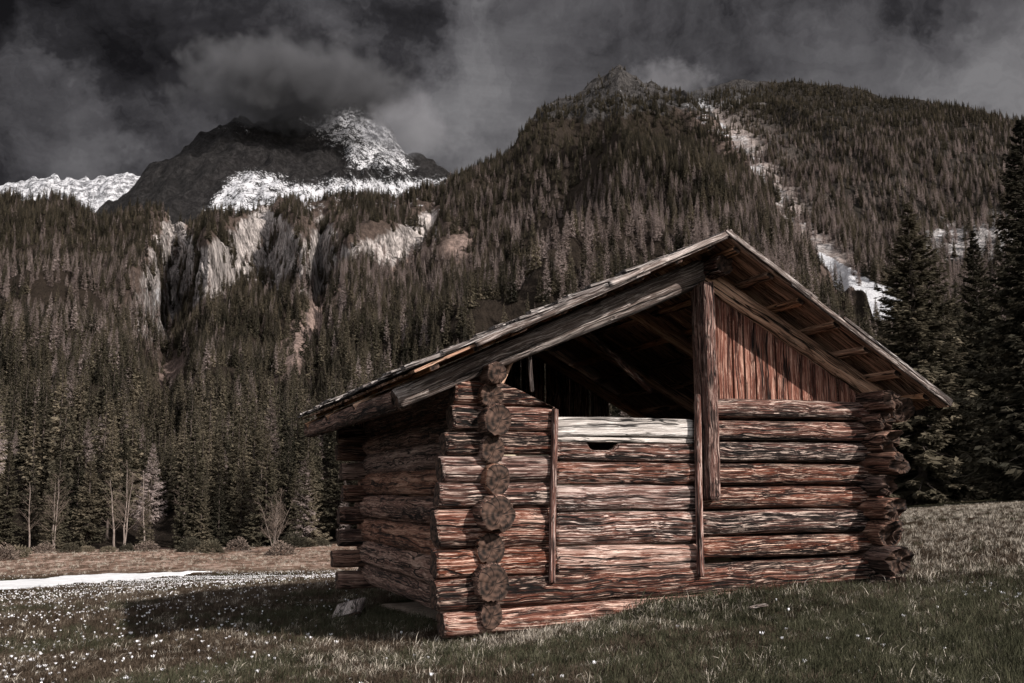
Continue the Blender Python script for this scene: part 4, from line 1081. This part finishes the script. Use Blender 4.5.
# loose board lying by the left wall, a splinter in the grass
p0 = b2w(-.62, 2.9); p1 = b2w(-.40, 3.7)
_seed[0] += 7; me = plank_mesh(.85, .34, .035, _seed[0], (M_GREY, M_END))
o = obj('loose_board', me, None, (p0[0], p0[1], float(gz(p0[0], p0[1])) + .05), (R(-14), R(-4), math.atan2(p1[1] - p0[1], p1[0] - p0[0])))
tag(o, 'short grey board lying on the shaded ground beside the side wall', 'board')
h = ground_hit(764, 613); o = obj('wood_chip', plank_mesh(.14, .05, .015, 991, (M_GREY, M_GREY)), None, (h[0] - .1, h[1], h[2] + .04), (.1, -.12, .35))
tag(o, 'pale splinter of wood lying in the grass before the barn', 'wood chip')

# ------------------------------------------------------------------ CLOUDS that touch the summits
def cloud(px_, py_, yd, rx, ry, rz, dens, nsc, label, col=.3, seed=0, thr=(.44, .66)):
    import bmesh
    c = at(px_, py_, yd)
    bm = bmesh.new(); bmesh.ops.create_icosphere(bm, subdivisions=4, radius=1)
    for v in bm.verts:
        n_ = 1 + .18 * float(vnoise(v.co.x * 2, v.co.y * 2, v.co.z * 2, seed)); v.co *= n_
    me = bpy.data.meshes.new('cloud'); bm.to_mesh(me); bm.free()
    m = bpy.data.materials.new('cloud'); m.use_nodes = True; nt = m.node_tree
    nt.nodes.remove(nt.nodes['Principled BSDF'])
    pv = nt.nodes.new('ShaderNodeVolumePrincipled'); pv.inputs['Color'].default_value = (col * .94, col * .94, col, 1); pv.inputs['Anisotropy'].default_value = .1
    tc = nt.nodes.new('ShaderNodeTexCoord').outputs['Object']
    ln = nt.nodes.new('ShaderNodeVectorMath'); ln.operation = 'LENGTH'; nt.links.new(tc, ln.inputs[0])
    fall = mth(nt, 'SUBTRACT', 1.0, ln.outputs['Value'], clamp=True)
    mp = mapping(nt, tc, (nsc * rx / rz, nsc * ry / rz, nsc)); mp.node.inputs['Location'].default_value = (seed * 3.1, 0, 0)
    n_ = noise(nt, mp, 1.0, 5, .6, .3)
    f = ramp(nt, mth(nt, 'ADD', n_, mth(nt, 'MULTIPLY', mth(nt, 'SUBTRACT', fall, .45), .55)), [(thr[0], g3(0)), (thr[1], g3(1))])
    edge = mth(nt, 'MULTIPLY', fall, 6.0, clamp=True)
    nt.links.new(mth(nt, 'MULTIPLY', mth(nt, 'MULTIPLY', f, edge), dens), pv.inputs['Density'])
    nt.links.new(pv.outputs[0], nt.nodes['Material Output'].inputs['Volume'])
    me.materials.append(m)
    o = obj('cloud', me, None, c); o.scale = (rx, ry, rz)
    return tag(o, label, 'cloud', kind='stuff')
cloud(295, 88, 2900, 480, 380, 150, .016, 1.5, 'grey cloud wrapped round the rocky summit', .18, 1, (.40, .64))
cloud(408, 125, 2700, 210, 200, 130, .007, 1.5, 'pale mist beside the rocky summit', .42, 2)
cloud(665, 82, 2050, 160, 160, 40, .008, 1.4, 'thin mist over the gully head', .4, 3)

# ------------------------------------------------------------------ LIGHT
SAZ = R(20)
lu, lv, lz = -.55, 1.0, -.70                       # light travel in the barn's axes
lx = lu * math.cos(SAZ) - lv * math.sin(SAZ); ly = lu * math.sin(SAZ) + lv * math.cos(SAZ)
L = Vector((lx, ly, lz)).normalized()
sd = bpy.data.lights.new('sun', 'SUN'); sd.energy = 4.0; sd.angle = R(.5); sd.color = (1, .94, .88)
so = bpy.data.objects.new('sun', sd); COL.objects.link(so); so.rotation_euler = L.to_track_quat('-Z', 'Y').to_euler(); so.location = (30, -40, 40)
S = -L
w = bpy.data.worlds.new('World'); scene.world = w; w.use_nodes = True
nt = w.node_tree; bg = nt.nodes['Background']; bg.inputs['Strength'].default_value = .15
sky = nt.nodes.new('ShaderNodeTexSky'); sky.sky_type = 'NISHITA'; sky.sun_disc = False
sky.sun_elevation = math.asin(S.z); sky.sun_rotation = math.atan2(S.x, S.y)
D = nt.nodes.new('ShaderNodeTexCoord').outputs['Generated']
sepd = nt.nodes.new('ShaderNodeSeparateXYZ'); nt.links.new(D, sepd.inputs[0])
def dirn(px_, py_):
    v = Vector([float(q) for q in ray(px_, py_)]); return v.normalized()
def blob(px_, py_, rpx, amp):
    d = dirn(px_, py_); dt = nt.nodes.new('ShaderNodeVectorMath'); dt.operation = 'DOT_PRODUCT'
    nt.links.new(Dw, dt.inputs[0]); dt.inputs[1].default_value = d
    k = 1.0 / (1 - math.cos(rpx / 1000.0))
    # gaussian of the angle
    e = mth(nt, 'EXPONENT', mth(nt, 'MULTIPLY', mth(nt, 'SUBTRACT', dt.outputs['Value'], 1.0), k))
    return mth(nt, 'MULTIPLY', e, amp)
# warp the direction so that soft patches get cloudy edges
wn = nt.nodes.new('ShaderNodeTexNoise'); wn.inputs['Scale'].default_value = 5; wn.inputs['Detail'].default_value = 6; wn.inputs['Roughness'].default_value = .6
nt.links.new(D, wn.inputs['Vector'])
ws = nt.nodes.new('ShaderNodeVectorMath'); ws.operation = 'SUBTRACT'; nt.links.new(wn.outputs['Color'], ws.inputs[0]); ws.inputs[1].default_value = (.5, .5, .5)
wa = nt.nodes.new('ShaderNodeVectorMath'); wa.operation = 'MULTIPLY_ADD'; nt.links.new(ws.outputs[0], wa.inputs[0]); wa.inputs[1].default_value = (.42, .42, .42); nt.links.new(D, wa.inputs[2])
nrm = nt.nodes.new('ShaderNodeVectorMath'); nrm.operation = 'NORMALIZE'; nt.links.new(wa.outputs[0], nrm.inputs[0]); Dw = nrm.outputs[0]
nA_ = noise(nt, mapping(nt, D, (3.2, 3.2, 5.5)), 1.0, 7, .58, .9)
nB_ = noise(nt, mapping(nt, Dw, (5, 5, 8)), 1.0, 8, .64, .5)
val = mth(nt, 'ADD', .40, mth(nt, 'MULTIPLY', mth(nt, 'SUBTRACT', nA_, .5), 1.5))
val = mth(nt, 'ADD', val, mth(nt, 'MULTIPLY', mth(nt, 'SUBTRACT', nB_, .5), 1.15))
for (bx, by, br, ba) in [(60, 60, 120, -.24), (240, 60, 80, -.10), (345, 30, 80, -.06), (372, 78, 50, -.10), (20, 10, 60, -.15), (480, 55, 45, .26), (520, 120, 60, .10), (560, 30, 80, .12), (430, 140, 45, .22), (455, 165, 40, .12), (400, 100, 35, .15), (60, 190, 50, .30), (110, 15, 80, .12), (600, 40, 60, .05), (730, 60, 90, .10), (1000, 105, 70, .38), (900, 85, 60, .14), (860, 20, 90, -.12), (980, 20, 120, -.10), (150, 120, 70, -.05), (250, 20, 80, .08)]:
    val = mth(nt, 'ADD', val, blob(bx, by, br, ba * 1.25))
cc = ramp(nt, val, [(.0, (.030, .0287, .033)), (.25, (.102, .098, .109)), (.5, (.285, .274, .295)), (.75, (.46, .446, .47)), (1.0, (.70, .68, .705))])
# the storm cloud covers the sky ahead; behind the camera it is broken and the blue sky shows
yb = mth(nt, 'ADD', sepd.outputs[1], mth(nt, 'MULTIPLY', mth(nt, 'SUBTRACT', nA_, .5), .8))
cov = ramp(nt, mth(nt, 'ADD', mth(nt, 'MULTIPLY', yb, .5), .5), [(.42, g3(.15)), (.72, g3(1))])
gap = mth(nt, 'SUBTRACT', 1.0, mth(nt, 'MULTIPLY', blob(45, 165, 70, 1.0), .0), clamp=True)
skg = mixc(nt, .7, sky.outputs[0], (5.6, 5.3, 5.1))
skc = mixc(nt, mth(nt, 'MULTIPLY', cov, gap), skg, cc)
nt.links.new(skc, bg.inputs['Color'])

# ------------------------------------------------------------------ CAMERA
cd = bpy.data.cameras.new('camera'); cd.sensor_width = 36; cd.lens = 36 * FP / 1024; cd.clip_start = .1; cd.clip_end = 30000
co = bpy.data.objects.new('camera', cd); COL.objects.link(co); co.location = (0, 0, CAMZ); co.rotation_euler = (math.pi / 2 + TH, 0, 0)
scene.camera = co
vs = scene.view_settings; vs.view_transform = 'Standard'; vs.look = 'None'; vs.gamma = 1; vs.exposure = 0.95; vs.use_curve_mapping = False
cy = scene.cycles; cy.max_bounces = 6; cy.diffuse_bounces = 4; cy.glossy_bounces = 2; cy.transparent_max_bounces = 8; cy.use_denoising = True
try: cy.denoiser = 'OPENIMAGEDENOISE'
except Exception: pass
cy.sample_clamp_indirect = 4
